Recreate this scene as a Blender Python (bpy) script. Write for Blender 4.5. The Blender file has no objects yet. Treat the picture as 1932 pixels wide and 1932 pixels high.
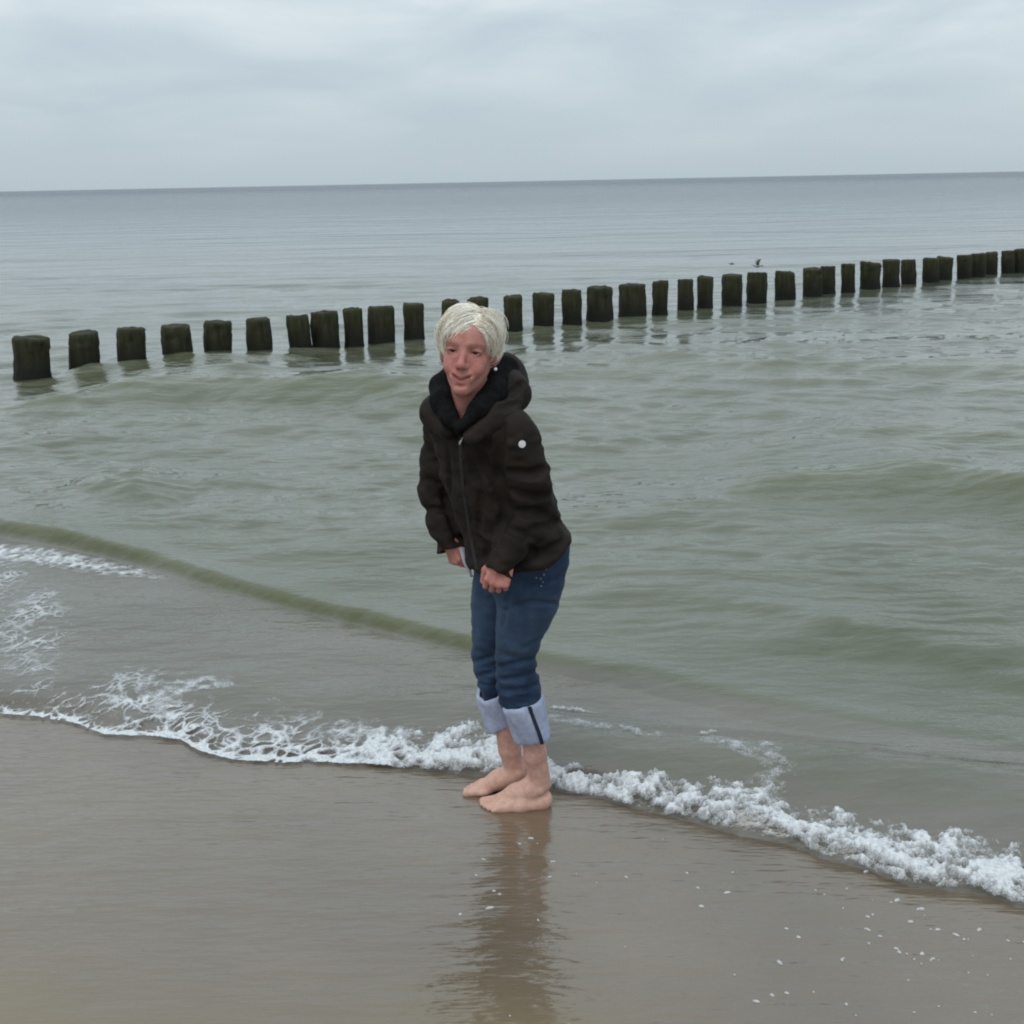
import bpy, math, random
import numpy as np
random.seed(7)
RNG = np.random.default_rng(11)
sc = bpy.context.scene
COL = sc.collection

# ------------------------------------------------------------------ camera
CAM_H = 1.87
FPX = 2264.0                                   # focal length in units of a 1932 wide frame
PITCH = math.atan((966 - 342) / FPX)
ROLL = math.radians(1.13)
fw = np.array([0, math.cos(PITCH), -math.sin(PITCH)])
r0 = np.array([1.0, 0, 0]); u0 = np.array([0, math.sin(PITCH), math.cos(PITCH)])
CR = math.cos(ROLL) * r0 - math.sin(ROLL) * u0
CU = math.cos(ROLL) * u0 + math.sin(ROLL) * r0
CPOS = np.array([0, 0, CAM_H])
from mathutils import Matrix, Vector
cam_data = bpy.data.cameras.new('camera')
cam = bpy.data.objects.new('camera', cam_data)
COL.objects.link(cam)
cam_data.sensor_fit = 'HORIZONTAL'; cam_data.sensor_width = 36
cam_data.lens = 36 * FPX / 1932
cam_data.clip_start = 0.05; cam_data.clip_end = 30000
cam.matrix_world = Matrix(((CR[0], CU[0], -fw[0], 0), (CR[1], CU[1], -fw[1], 0),
                           (CR[2], CU[2], -fw[2], CAM_H), (0, 0, 0, 1)))
sc.camera = cam
sc.view_settings.view_transform = 'Standard'
sc.view_settings.look = 'None'
sc.view_settings.exposure = 0.02
sc.view_settings.gamma = 1.0
sc.cycles.filter_width = 2.0

# ------------------------------------------------------------------ overcast sky and sun
SUN_EL, SUN_AZ = math.radians(56), math.radians(205)     # azimuth clockwise from +Y
world = bpy.data.worlds.new('World'); sc.world = world
world.use_nodes = True
nt = world.node_tree; nt.nodes.clear()
def nd(t, kind, **kw):
    n = t.nodes.new(kind)
    for k, v in kw.items():
        if k in n.inputs: n.inputs[k].default_value = v
        else: setattr(n, k, v)
    return n
out = nd(nt, 'ShaderNodeOutputWorld')
sky = nd(nt, 'ShaderNodeTexSky'); sky.sky_type = 'NISHITA'; sky.sun_disc = False
sky.sun_elevation = SUN_EL; sky.sun_rotation = SUN_AZ
bg_sky = nd(nt, 'ShaderNodeBackground'); bg_sky.inputs['Strength'].default_value = 0.09
nt.links.new(sky.outputs[0], bg_sky.inputs['Color'])
tc = nd(nt, 'ShaderNodeTexCoord')
sep = nd(nt, 'ShaderNodeSeparateXYZ'); nt.links.new(tc.outputs['Generated'], sep.inputs[0])
zc = nd(nt, 'ShaderNodeMath', operation='MAXIMUM'); nt.links.new(sep.outputs[2], zc.inputs[0]); zc.inputs[1].default_value = 0.0
za = nd(nt, 'ShaderNodeMath', operation='ADD'); nt.links.new(zc.outputs[0], za.inputs[0]); za.inputs[1].default_value = 0.20
dx = nd(nt, 'ShaderNodeMath', operation='DIVIDE'); nt.links.new(sep.outputs[0], dx.inputs[0]); nt.links.new(za.outputs[0], dx.inputs[1])
dy = nd(nt, 'ShaderNodeMath', operation='DIVIDE'); nt.links.new(sep.outputs[1], dy.inputs[0]); nt.links.new(za.outputs[0], dy.inputs[1])
cmb = nd(nt, 'ShaderNodeCombineXYZ'); nt.links.new(dx.outputs[0], cmb.inputs[0]); nt.links.new(dy.outputs[0], cmb.inputs[1])
cn = nd(nt, 'ShaderNodeTexNoise'); cn.inputs['Scale'].default_value = 1.3; cn.inputs['Detail'].default_value = 6
cn.inputs['Roughness'].default_value = 0.52; cn.inputs['Distortion'].default_value = 0.35
nt.links.new(cmb.outputs[0], cn.inputs['Vector'])
cr = nd(nt, 'ShaderNodeValToRGB'); nt.links.new(cn.outputs['Fac'], cr.inputs[0])
e = cr.color_ramp.elements
e[0].position = 0.36; e[0].color = (0.52, 0.61, 0.68, 1)
e[1].position = 0.64; e[1].color = (0.735, 0.805, 0.84, 1)
m_ = e.new(0.5); m_.color = (0.61, 0.695, 0.745, 1)
# smooth veil towards the horizon
mr = nd(nt, 'ShaderNodeMapRange'); nt.links.new(zc.outputs[0], mr.inputs[0])
mr.inputs[1].default_value = 0.0; mr.inputs[2].default_value = 0.13; mr.inputs[3].default_value = 0.0; mr.inputs[4].default_value = 1.0
mix = nd(nt, 'ShaderNodeMixRGB'); nt.links.new(mr.outputs[0], mix.inputs[0])
mix.inputs[1].default_value = (0.515, 0.61, 0.68, 1); nt.links.new(cr.outputs[0], mix.inputs[2])
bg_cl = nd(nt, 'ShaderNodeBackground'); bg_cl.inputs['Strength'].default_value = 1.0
ov = nd(nt, 'ShaderNodeMath', operation='MULTIPLY_ADD'); nt.links.new(zc.outputs[0], ov.inputs[0])     # overcast: gradient added, brighter towards the zenith, to lift water reflections and ambient light
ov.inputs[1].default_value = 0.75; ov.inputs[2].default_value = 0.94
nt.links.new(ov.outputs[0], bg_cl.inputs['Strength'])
nt.links.new(mix.outputs[0], bg_cl.inputs['Color'])
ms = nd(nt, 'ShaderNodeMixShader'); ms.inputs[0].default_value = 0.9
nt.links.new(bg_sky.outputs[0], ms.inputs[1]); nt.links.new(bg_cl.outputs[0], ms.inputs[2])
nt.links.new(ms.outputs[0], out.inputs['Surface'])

sun_data = bpy.data.lights.new('sun', 'SUN'); sun_data.energy = 0.9; sun_data.angle = math.radians(30)
sun_data.color = (1.0, 0.97, 0.92)
sun = bpy.data.objects.new('sun', sun_data); COL.objects.link(sun)
sd = Vector((math.sin(SUN_AZ) * math.cos(SUN_EL), math.cos(SUN_AZ) * math.cos(SUN_EL), math.sin(SUN_EL)))
sun.rotation_euler = sd.to_track_quat('Z', 'Y').to_euler()
sun.location = (0, -5, 12)

# ------------------------------------------------------------------ helpers
def ray(px, py): return fw + (px - 966) / FPX * CR + (966 - py) / FPX * CU
def P(px, py, y):
    """point of the place seen at (px,py), at distance y out to sea"""
    d = ray(px, py); return CPOS + d * (y / d[1])
def G(px, py, z=0.0):
    d = ray(px, py); return CPOS + d * ((z - CAM_H) / d[2])

def hash2(ix, iy, s):
    n = (ix.astype(np.int64) * 374761393 + iy.astype(np.int64) * 668265263 + s * 1442695041) & 0x7fffffff
    n = ((n ^ (n >> 13)) * 1274126177) & 0x7fffffff
    return ((n ^ (n >> 16)) & 0xffff) / 65535.0
def vnoise(x, y, s=0):
    x = np.asarray(x, float); y = np.asarray(y, float)
    ix = np.floor(x); iy = np.floor(y); fx = x - ix; fy = y - iy
    fx = fx * fx * (3 - 2 * fx); fy = fy * fy * (3 - 2 * fy)
    a = hash2(ix, iy, s); b = hash2(ix + 1, iy, s); c = hash2(ix, iy + 1, s); d = hash2(ix + 1, iy + 1, s)
    return (a * (1 - fx) + b * fx) * (1 - fy) + (c * (1 - fx) + d * fx) * fy
def fbm(x, y, s=0, oct=4):
    t = 0; a = 0.5; n = 0
    for o in range(oct):
        t = t + a * vnoise(x * 2 ** o, y * 2 ** o, s + o * 17); n += a; a *= 0.5
    return t / n
def worley(x, y, s=0):
    x = np.asarray(x, float); y = np.asarray(y, float)
    ix = np.floor(x); iy = np.floor(y)
    f1 = np.full(x.shape, 9.0); f2 = np.full(x.shape, 9.0)
    for ox in (-1, 0, 1):
        for oy in (-1, 0, 1):
            cx = ix + ox; cy = iy + oy
            d = np.hypot(cx + hash2(cx, cy, s) - x, cy + hash2(cx, cy, s + 91) - y)
            f2 = np.minimum(f2, np.maximum(f1, d)); f1 = np.minimum(f1, d)
    return f1, f2
def vnoise3(p, s=0):
    x, y, z = p
    iz = np.floor(z); fz = z - iz; fz = fz * fz * (3 - 2 * fz)
    return vnoise(x + iz * 37.17, y + iz * 11.3, s) * (1 - fz) + vnoise(x + (iz + 1) * 37.17, y + (iz + 1) * 11.3, s) * fz
def sstep(a, b, x):
    t = np.clip((x - a) / (b - a), 0, 1); return t * t * (3 - 2 * t)

def mesh_obj(name, verts, faces, mat, parent=None, smooth=True, attr=None):
    me = bpy.data.meshes.new(name)
    verts = np.asarray(verts, np.float32); nv = len(verts)
    if isinstance(faces, np.ndarray):
        nf, k = faces.shape
        me.vertices.add(nv); me.vertices.foreach_set('co', verts.ravel())
        me.loops.add(nf * k); me.polygons.add(nf)
        me.polygons.foreach_set('loop_start', np.arange(0, nf * k, k, dtype=np.int32))
        me.loops.foreach_set('vertex_index', faces.astype(np.int32).ravel())
        me.update(calc_edges=True)
    else:
        me.from_pydata([tuple(v) for v in verts], [], faces); me.update()
    if smooth: me.polygons.foreach_set('use_smooth', np.ones(len(me.polygons), bool))
    if attr:
        for an, av in attr.items():
            if av.ndim == 2:
                a = me.attributes.new(an, 'FLOAT_COLOR', 'POINT')
                a.data.foreach_set('color', np.column_stack([av, np.ones(nv)]).astype(np.float32).ravel())
            else:
                a = me.attributes.new(an, 'FLOAT', 'POINT'); a.data.foreach_set('value', av.astype(np.float32))
    me.materials.append(mat); me.validate(); me.update()
    o = bpy.data.objects.new(name, me); COL.objects.link(o)
    if parent is not None:
        o.parent = parent; o.matrix_parent_inverse = parent.matrix_world.inverted() if parent.type != 'EMPTY' else Matrix.Translation(-parent.location)
    return o
def tag(o, label=None, cat=None, group=None, kind=None):
    for k, v in (('label', label), ('category', cat), ('group', group), ('kind', kind)):
        if v: o[k] = v
    return o

# ---- material helpers
def mat_new(name):
    m = bpy.data.materials.new(name); m.use_nodes = True
    t = m.node_tree; b = t.nodes['Principled BSDF']; return m, t, b
def noise_node(t, scale, detail=3, vec=None, stretch=None, rough=0.55, rot=0.0):
    tcn = t.nodes.new('ShaderNodeTexCoord'); src = tcn.outputs['Object']
    if stretch:
        mp = t.nodes.new('ShaderNodeMapping'); mp.inputs['Scale'].default_value = stretch
        mp.inputs['Rotation'].default_value = (0, 0, rot)
        t.links.new(src, mp.inputs[0]); src = mp.outputs[0]
    n = t.nodes.new('ShaderNodeTexNoise'); n.inputs['Scale'].default_value = scale
    n.inputs['Detail'].default_value = detail; n.inputs['Roughness'].default_value = rough
    t.links.new(src, n.inputs['Vector']); return n
def ramp(t, fac, stops):
    r = t.nodes.new('ShaderNodeValToRGB'); t.links.new(fac, r.inputs[0])
    el = r.color_ramp.elements
    el[0].position, el[0].color = stops[0][0], (*stops[0][1], 1)
    el[1].position, el[1].color = stops[-1][0], (*stops[-1][1], 1)
    for p_, c_ in stops[1:-1]:
        x = el.new(p_); x.color = (*c_, 1)
    return r
def bump(t, b, fac, strength, dist, prev=None):
    n = t.nodes.new('ShaderNodeBump'); n.inputs['Strength'].default_value = strength
    n.inputs['Distance'].default_value = dist
    t.links.new(fac, n.inputs['Height'])
    if prev is not None: t.links.new(prev, n.inputs['Normal'])
    if b is not None: t.links.new(n.outputs[0], b.inputs['Normal'])
    return n.outputs[0]
def simple_mat(name, c1, c2, scale, rough=0.8, bumps=(), sheen=0.0, detail=4, spec=0.5):
    m, t, b = mat_new(name)
    n = noise_node(t, scale, detail)
    r = ramp(t, n.outputs['Fac'], [(0.3, c1), (0.7, c2)])
    t.links.new(r.outputs[0], b.inputs['Base Color'])
    b.inputs['Roughness'].default_value = rough
    b.inputs['Specular IOR Level'].default_value = spec
    if sheen: b.inputs['Sheen Weight'].default_value = sheen
    prev = None
    for sc_, st_, di_ in bumps:
        n2 = noise_node(t, sc_, 3); prev = bump(t, b, n2.outputs['Fac'], st_, di_, prev)
    return m

# ------------------------------------------------------------------ shore lines, taken from the photograph and laid on the ground
def line(pts, z=0.0):
    g = np.array([G(a, b, z)[:2] for a, b in pts]); o = np.argsort(g[:, 0]); g = g[o]
    return g[:, 0].copy(), g[:, 1].copy()
def ev(l, x):
    xs, ys = l
    y = np.interp(x, xs, ys)
    s0 = (ys[1] - ys[0]) / (xs[1] - xs[0]); s1 = (ys[-1] - ys[-2]) / (xs[-1] - xs[-2])
    s0 = np.clip(s0, -.4, .4); s1 = np.clip(s1, -.4, .4)
    y = np.where(x < xs[0], ys[0] + (x - xs[0]) * s0, y)
    return np.where(x > xs[-1], ys[-1] + (x - xs[-1]) * s1, y)
FRONT = line([(0, 1347), (70, 1352), (150, 1368), (200, 1387), (280, 1390), (340, 1396), (380, 1420), (440, 1434), (530, 1440), (620, 1441), (700, 1446),
              (780, 1456), (850, 1464), (940, 1477), (1060, 1500), (1130, 1510), (1200, 1532), (1300, 1556), (1400, 1584), (1500, 1602), (1570, 1632), (1650, 1652),
              (1720, 1680), (1800, 1690), (1880, 1700), (1932, 1722)])
CREST2 = line([(0, 1290), (300, 1287), (560, 1312), (880, 1352), (1060, 1402), (1250, 1436), (1500, 1462), (1700, 1490), (1932, 1522)], 0.03)
BORE = line([(0, 996), (120, 1018), (280, 1052), (420, 1096), (600, 1142), (750, 1178), (880, 1212), (1031, 1240), (1217, 1266), (1440, 1320), (1700, 1366), (1932, 1408)], 0.05)
WAVES = [  # crest line, amplitude along x (px position: amp), front width, back width
    (line([(1150, 985), (1300, 945), (1450, 915), (1600, 905), (1750, 908), (1932, 932)], .06), [(1100, 0), (1300, .02), (1450, .085), (1600, .11), (1750, .15), (1932, .16)], .38, .9),
    (line([(-100, 775), (60, 768), (240, 745), (420, 733), (560, 742), (680, 738), (800, 752), (960, 775), (1060, 772)], .06), [(-100, .02), (60, .03), (240, .16), (420, .20), (520, .16), (560, .17), (690, .20), (800, .17), (900, .10), (1100, .0)], .6, 1.4),
    (line([(900, 700), (1020, 690), (1250, 684), (1500, 692), (1932, 694)], .05), [(880, 0), (1020, .07), (1300, .06), (1500, .07), (1932, .06)], .8, 1.6),
    (line([(1400, 845), (1560, 822), (1750, 815), (1932, 825)], .05), [(1350, 0), (1550, .05), (1750, .07), (1932, .06)], .5, 1.0),
    (line([(150, 925), (230, 930), (330, 950), (380, 960)], .04), [(110, 0), (200, .05), (260, .06), (360, .0)], .2, .5),
    (line([(380, 945), (420, 934), (480, 942)], .04), [(360, 0), (420, .03), (500, .0)], .25, .5),
    (line([(1100, 1120), (1250, 1120), (1400, 1140), (1550, 1180), (1700, 1215), (1932, 1290)], .05), [(1080, 0), (1200, .03), (1400, .034), (1600, .028), (1932, .025)], .15, .5),
    (line([(200, 694), (260, 690), (400, 680), (600, 668)], .10), [(170, 0), (225, .11), (420, .11), (520, .07), (640, .0)], .35, 1.2),
]
def wave_amp(w, x):
    l, am, a_, b_ = w
    px = np.array([q[0] for q in am]); yy = np.mean(l[1])
    xs = np.array([G(q, 1000)[0] / G(q, 1000)[1] * yy for q in px])
    return np.interp(x, xs, [q[1] for q in am], left=am[0][1], right=am[-1][1])
def sand_z(x, y):
    t = ev(FRONT, x) - y                          # metres up the beach
    return np.where(t > 0, 0.03 * np.minimum(t, 30) , 0.05 * np.maximum(t, -30) - 0.012 * sstep(0.0, 0.10, -t))
_k = []
_r = np.random.default_rng(5)
for i in range(34):
    lam = 0.10 * (16 ** (_r.random() ** 1.3))
    ang = math.radians(90 + 14 + _r.normal(0, 26))
    _k.append((lam, math.cos(ang) * 2 * math.pi / lam, math.sin(ang) * 2 * math.pi / lam, _r.random() * 6.28, 0.0043 * lam ** 0.75 * (0.6 + 0.8 * _r.random())))
def chop(x, y, cell):
    z = np.zeros_like(x)
    ev_ = [0.25 + 1.5 * vnoise(x / s_ + s_ * 7, y / (s_ * .6), 3) for s_ in (.6, 1.2, 2.4, 4.5)]
    wp_ = [vnoise(x / s_, y / s_, 8) for s_ in (.22, .5, 1.1, 2.5)]
    for i, (lam, kx, ky, ph, a) in enumerate(_k):
        w = np.clip((lam / np.maximum(cell, 1e-4) - 2.5) / 3, 0, 1)
        c = int(np.clip(math.log(lam / .11) / .75, 0, 3))
        q = kx * x + ky * y + ph + 1.9 * wp_[c] * (1 if i % 2 else -1)
        z += a * w * ev_[(c + i) % 4] * (np.sin(q) + 0.25 * np.sin(2 * q + 1.0))
    return z
def sea_z(x, y, cell=None):
    if cell is None: cell = np.full_like(x, 0.004)
    s = y - ev(FRONT, x)
    lev = 0.006 + 0.016 * sstep(-0.01, 0.10, s) + 0.01 * sstep(.1, .8, s)
    right = sstep(-1.0, 0.9, x)
    c2 = y - ev(CREST2, x)
    a2 = 0.014 + 0.080 * right
    ct = np.clip(s / np.maximum(s - c2, .05), 0, 1)
    lev += a2 * np.where(c2 < 0, np.sin(ct * math.pi / 2) ** 1.3, np.exp(-(np.maximum(c2, 0) / 0.22) ** 2)) * sstep(-0.02, 0.06, s)
    b = y - ev(BORE, x)
    ba = np.interp(x, [-3.5, -2.2, -1.2, -0.2, 0.2, 0.6, 2.0], [.078, .066, .056, .048, .036, .026, .024]) * (.70 + .6 * vnoise(x * 1.7 + 4, x * 0 + 2, 42))
    edge = 0.045 * (fbm(x * 5, y * 3, 5, 4) - .5)
    bw = np.interp(x, [-3, 0, .5, 2], [.085, .075, .20, .30]) * (.75 + .6 * vnoise(x * 2.3, x * 0 + 1, 41))
    bt = np.clip((b + edge + bw) / bw, 0, 1)
    rise = np.sin(bt * math.pi / 2)                       # sharp toe, rounded lip
    lev += ba * rise * (0.70 + 0.40 * np.exp(-((b - .01) / .13) ** 2)) * (1 - .9 * sstep(.5, 5, b))
    for w in WAVES:
        q = y - ev(w[0], x) + 0.10 * (fbm(x * 2.2, y * 1.1, 31, 3) - .5)
        lev += wave_amp(w, x) * np.where(q < 0, np.exp(-(q / w[2]) ** 2), np.exp(-(q / w[3]) ** 2))
    calm = np.clip(sstep(-0.05, 0.9, b), 0.14 + .1 * sstep(0.0, .1, s), 1)
    return lev + chop(x, y, cell) * calm * (0.78 + 0.22 * sstep(6, 12, y)) * sstep(-.02, .1, s)

# ------------------------------------------------------------------ sea
def build_sea():
    ncol = 760
    # rows at nearly even steps of viewing angle, so the near water is fine and the far water coarse
    ang = np.concatenate([np.linspace(math.radians(40), math.radians(3.0), 900), np.radians(np.geomspace(2.97, 0.012, 150))])
    yy = CAM_H / np.tan(ang)
    wing = 0.55 * (6.5 / 0.55) ** (np.arange(1, 61) / 60)                # coarser water running on past the frame
    uu = np.concatenate([-wing[::-1], np.linspace(-0.55, 0.55, ncol - 120), wing])
    Y = np.repeat(yy[:, None], ncol, 1); X = uu[None, :] * (Y + 0.6)
    fr = ev(FRONT, X)
    keep = Y > fr - 0.06
    Y2 = np.where(Y < fr - 0.004, np.maximum(Y, fr - 0.03), Y)
    cell = np.gradient(yy)[:, None] * np.ones((1, ncol))
    Z = sea_z(X, Y2, np.maximum(cell, np.abs(np.gradient(X, axis=1))))
    s = Y2 - fr
    zs = sand_z(X, Y2); kk = sstep(-0.012, 0.12, s)
    Z = zs - 0.004 + (np.maximum(Z, zs + 0.008) - zs + 0.004) * kk
    idx = np.arange(X.size).reshape(X.shape)
    f = np.stack([idx[:-1, :-1], idx[:-1, 1:], idx[1:, 1:], idx[1:, :-1]], -1).reshape(-1, 4)
    kf = (keep[:-1, :-1] | keep[1:, 1:]).reshape(-1)
    f = f[kf]
    used = np.zeros(X.size, bool); used[f.ravel()] = True
    rm = np.cumsum(used) - 1
    V = np.stack([X, Y2, Z], -1).reshape(-1, 3)[used]
    b = (Y2 - ev(BORE, X))
    deep = (0.25 * sstep(0.0, 0.5, s) + 0.75 * sstep(-0.09, -0.05, b)).reshape(-1)[used]
    # outer wings so that the sea also runs on past the frame
    deep = np.maximum(deep, (0.8 * sstep(-.3, -.1, Y2 - ev(CREST2, X)) * sstep(.12, .0, Y2 - ev(CREST2, X)) * sstep(-.2, .5, X) * fbm(X * 5, Y2 * 9, 14, 3)).reshape(-1)[used])
    lip = (sstep(-0.10, -0.05, b) * sstep(0.05, -0.03, b) * (.25 + .75 * fbm(X * 7, Y2 * 16, 15, 4)) * np.interp(X, [-3, -.1, .35], [1, 1, 0.15])).reshape(-1)[used]
    for w in WAVES[:5]:
        q = Y2 - ev(w[0], X) + 0.10 * (fbm(X * 2.2, Y2 * 1.1, 31, 3) - .5)
        lip = np.maximum(lip, (.75 * np.clip(wave_amp(w, X) / .10, 0, 1) * np.exp(-((q + .35 * w[2]) / (.6 * w[2])) ** 2) * (.3 + .9 * fbm(X * 3, Y2 * 5, 16, 4))).reshape(-1)[used])
    lip = np.clip(lip, 0, 1)
    return V, rm[f], deep, lip
m_sea, t, b = mat_new('sea_water')
at = t.nodes.new('ShaderNodeAttribute'); at.attribute_name = 'deep'
geo = t.nodes.new('ShaderNodeNewGeometry')
sx = t.nodes.new('ShaderNodeSeparateXYZ'); t.links.new(geo.outputs['Position'], sx.inputs[0])
pn = noise_node(t, 0.9, 3, stretch=(1, 1.6, 1))
c_sh = ramp(t, pn.outputs['Fac'], [(0.3, (0.112, 0.099, 0.078)), (0.7, (0.158, 0.143, 0.122))])
c_dp = ramp(t, pn.outputs['Fac'], [(0.3, (0.074, 0.083, 0.042)), (0.7, (0.120, 0.127, 0.092))])
mx = t.nodes.new('ShaderNodeMixRGB'); t.links.new(at.outputs['Fac'], mx.inputs[0])
t.links.new(c_sh.outputs[0], mx.inputs[1]); t.links.new(c_dp.outputs[0], mx.inputs[2])
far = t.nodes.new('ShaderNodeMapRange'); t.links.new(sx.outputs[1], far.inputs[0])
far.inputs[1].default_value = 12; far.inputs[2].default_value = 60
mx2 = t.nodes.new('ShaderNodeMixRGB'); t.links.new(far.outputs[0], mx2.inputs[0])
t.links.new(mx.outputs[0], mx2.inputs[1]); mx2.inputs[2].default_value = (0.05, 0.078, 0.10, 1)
al_ = t.nodes.new('ShaderNodeAttribute'); al_.attribute_name = 'lip'            # clear green water in the thin lip of the wave
mx3 = t.nodes.new('ShaderNodeMixRGB'); t.links.new(al_.outputs['Fac'], mx3.inputs[0]); t.links.new(mx2.outputs[0], mx3.inputs[1]); mx3.inputs[2].default_value = (0.074, 0.080, 0.018, 1)
t.links.new(mx3.outputs[0], b.inputs['Base Color'])
fr2 = t.nodes.new('ShaderNodeMapRange'); t.links.new(sx.outputs[1], fr2.inputs[0]); fr2.inputs[1].default_value = 15; fr2.inputs[2].default_value = 500; fr2.inputs[3].default_value = 0.04; fr2.inputs[4].default_value = 0.30
t.links.new(fr2.outputs[0], b.inputs['Roughness'])
b.inputs['IOR'].default_value = 1.60
b.inputs['Roughness'].default_value = 0.04
n1 = noise_node(t, 16, 4, stretch=(0.55, 1.25, 1), rot=0.25)
n2 = noise_node(t, 1.6, 4, stretch=(0.45, 1.3, 1), rot=0.12)
n3 = noise_node(t, 0.12, 4, stretch=(0.30, 1.2, 1), rot=0.05)
p1 = bump(t, None, n1.outputs['Fac'], 0.8, 0.012)
p2 = bump(t, None, n2.outputs['Fac'], 0.6, 0.06, p1)
p3 = bump(t, None, n3.outputs['Fac'], 0.8, 0.8, p2)
n4 = noise_node(t, 0.55, 5, stretch=(0.35, 1.2, 1), rot=0.05)
bf = t.nodes.new('ShaderNodeBump'); bf.inputs['Distance'].default_value = 1.5
t.links.new(n4.outputs['Fac'], bf.inputs['Height']); t.links.new(p3, bf.inputs['Normal'])
fs_ = t.nodes.new('ShaderNodeMapRange'); t.links.new(sx.outputs[1], fs_.inputs[0]); fs_.inputs[1].default_value = 10; fs_.inputs[2].default_value = 120; fs_.inputs[3].default_value = 0.0; fs_.inputs[4].default_value = 1.0
t.links.new(fs_.outputs[0], bf.inputs['Strength']); t.links.new(bf.outputs[0], b.inputs['Normal'])
V, Fc, deep, lip = build_sea()
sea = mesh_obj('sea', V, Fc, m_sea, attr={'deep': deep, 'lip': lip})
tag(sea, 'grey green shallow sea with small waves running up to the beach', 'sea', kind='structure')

# ------------------------------------------------------------------ sand
def build_sand():
    xs = np.concatenate([np.linspace(-80, -6, 20)[:-1], np.linspace(-6, 6, 240), np.linspace(6, 80, 20)[1:]])
    ys = np.concatenate([np.linspace(-70, 0, 20)[:-1], np.linspace(0, 8, 320), np.linspace(8, 60, 40)[1:]])
    X, Y = np.meshgrid(xs, ys)
    Z = sand_z(X, Y) + 0.006 * (fbm(X * 1.3, Y * 2.0, 77, 3) - .5) * sstep(0, .4, ev(FRONT, X) - Y)
    idx = np.arange(X.size).reshape(X.shape)
    f = np.stack([idx[:-1, :-1], idx[:-1, 1:], idx[1:, 1:], idx[1:, :-1]], -1).reshape(-1, 4)
    tt = ev(FRONT, X) - Y
    dry = sstep(.85, 1.9, tt + .7 * (fbm(X * 1.4 + 3, Y * 2.2, 61, 4) - .5))
    return np.stack([X, Y, Z], -1).reshape(-1, 3), f, dry.reshape(-1)
m_sand, t, b = mat_new('wet_sand')
g1 = noise_node(t, 1.1, 3); g2 = noise_node(t, 260, 3)
c1 = ramp(t, g1.outputs['Fac'], [(0.35, (0.105, 0.074, 0.042)), (0.65, (0.142, 0.103, 0.061))])
c2 = ramp(t, g2.outputs['Fac'], [(0.3, (0.86, 0.86, 0.86)), (0.7, (1.1, 1.1, 1.1))])
mm = t.nodes.new('ShaderNodeMixRGB'); mm.blend_type = 'MULTIPLY'; mm.inputs[0].default_value = 1
t.links.new(c1.outputs[0], mm.inputs[1]); t.links.new(c2.outputs[0], mm.inputs[2])
ad = t.nodes.new('ShaderNodeAttribute'); ad.attribute_name = 'dry'
md = t.nodes.new('ShaderNodeMixRGB'); t.links.new(ad.outputs['Fac'], md.inputs[0]); t.links.new(mm.outputs[0], md.inputs[1]); md.inputs[2].default_value = (0.20, 0.150, 0.080, 1)
t.links.new(md.outputs[0], b.inputs['Base Color'])
cw = t.nodes.new('ShaderNodeMapRange'); t.links.new(ad.outputs['Fac'], cw.inputs[0]); cw.inputs[3].default_value = 1.0; cw.inputs[4].default_value = 0.45
t.links.new(cw.outputs[0], b.inputs['Coat Weight'])
b.inputs['Roughness'].default_value = 0.5; b.inputs['Specular IOR Level'].default_value = 0.3
b.inputs['Coat IOR'].default_value = 1.85
b.inputs['Coat Roughness'].default_value = 0.03
w1 = noise_node(t, 26, 4, stretch=(0.35, 1.7, 1), rot=0.5)
w2 = noise_node(t, 7, 3, stretch=(0.5, 1.4, 1), rot=0.5)
q1 = bump(t, None, w1.outputs['Fac'], 0.65, 0.0055)
w3 = noise_node(t, 13, 3, stretch=(0.28, 2.2, 1), rot=0.62)
q1 = bump(t, None, w3.outputs['Fac'], 0.5, 0.010, q1)
q2 = bump(t, b, w2.outputs['Fac'], 0.6, 0.024, q1)
t.links.new(q2, b.inputs['Coat Normal'])
V, Fc, dry = build_sand()
sand = mesh_obj('sand_beach', V, Fc, m_sand, attr={'dry': dry})
tag(sand, 'wet brown sand under a thin film of water', 'sand', kind='structure')

# ------------------------------------------------------------------ foam
m_foam, t, b = mat_new('sea_foam')
fn = noise_node(t, 85, 4, rough=.7)
fr_ = ramp(t, fn.outputs['Fac'], [(0.3, (0.42, 0.44, 0.46)), (0.62, (0.74, 0.76, 0.775))])
t.links.new(fr_.outputs[0], b.inputs['Base Color'])
b.inputs['Roughness'].default_value = 0.45
b.inputs['Subsurface Weight'].default_value = 0.0
bump(t, b, fn.outputs['Fac'], 0.5, 0.004)
m_fleck = simple_mat('foam_fleck', (0.36, 0.37, 0.37), (0.56, 0.57, 0.58), 150, 0.4)
at = t.nodes.new('ShaderNodeAttribute'); at.attribute_name = 'dens'
f2_ = noise_node(t, 210, 2)
ma = t.nodes.new('ShaderNodeMath'); ma.operation = 'MULTIPLY_ADD'; t.links.new(f2_.outputs['Fac'], ma.inputs[0]); ma.inputs[1].default_value = 1.0; t.links.new(at.outputs['Fac'], ma.inputs[2])
al = t.nodes.new('ShaderNodeMapRange'); t.links.new(ma.outputs[0], al.inputs[0]); al.inputs[1].default_value = 0.38; al.inputs[2].default_value = 1.15; al.inputs[4].default_value = 0.93
t.links.new(al.outputs[0], b.inputs['Alpha'])
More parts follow.
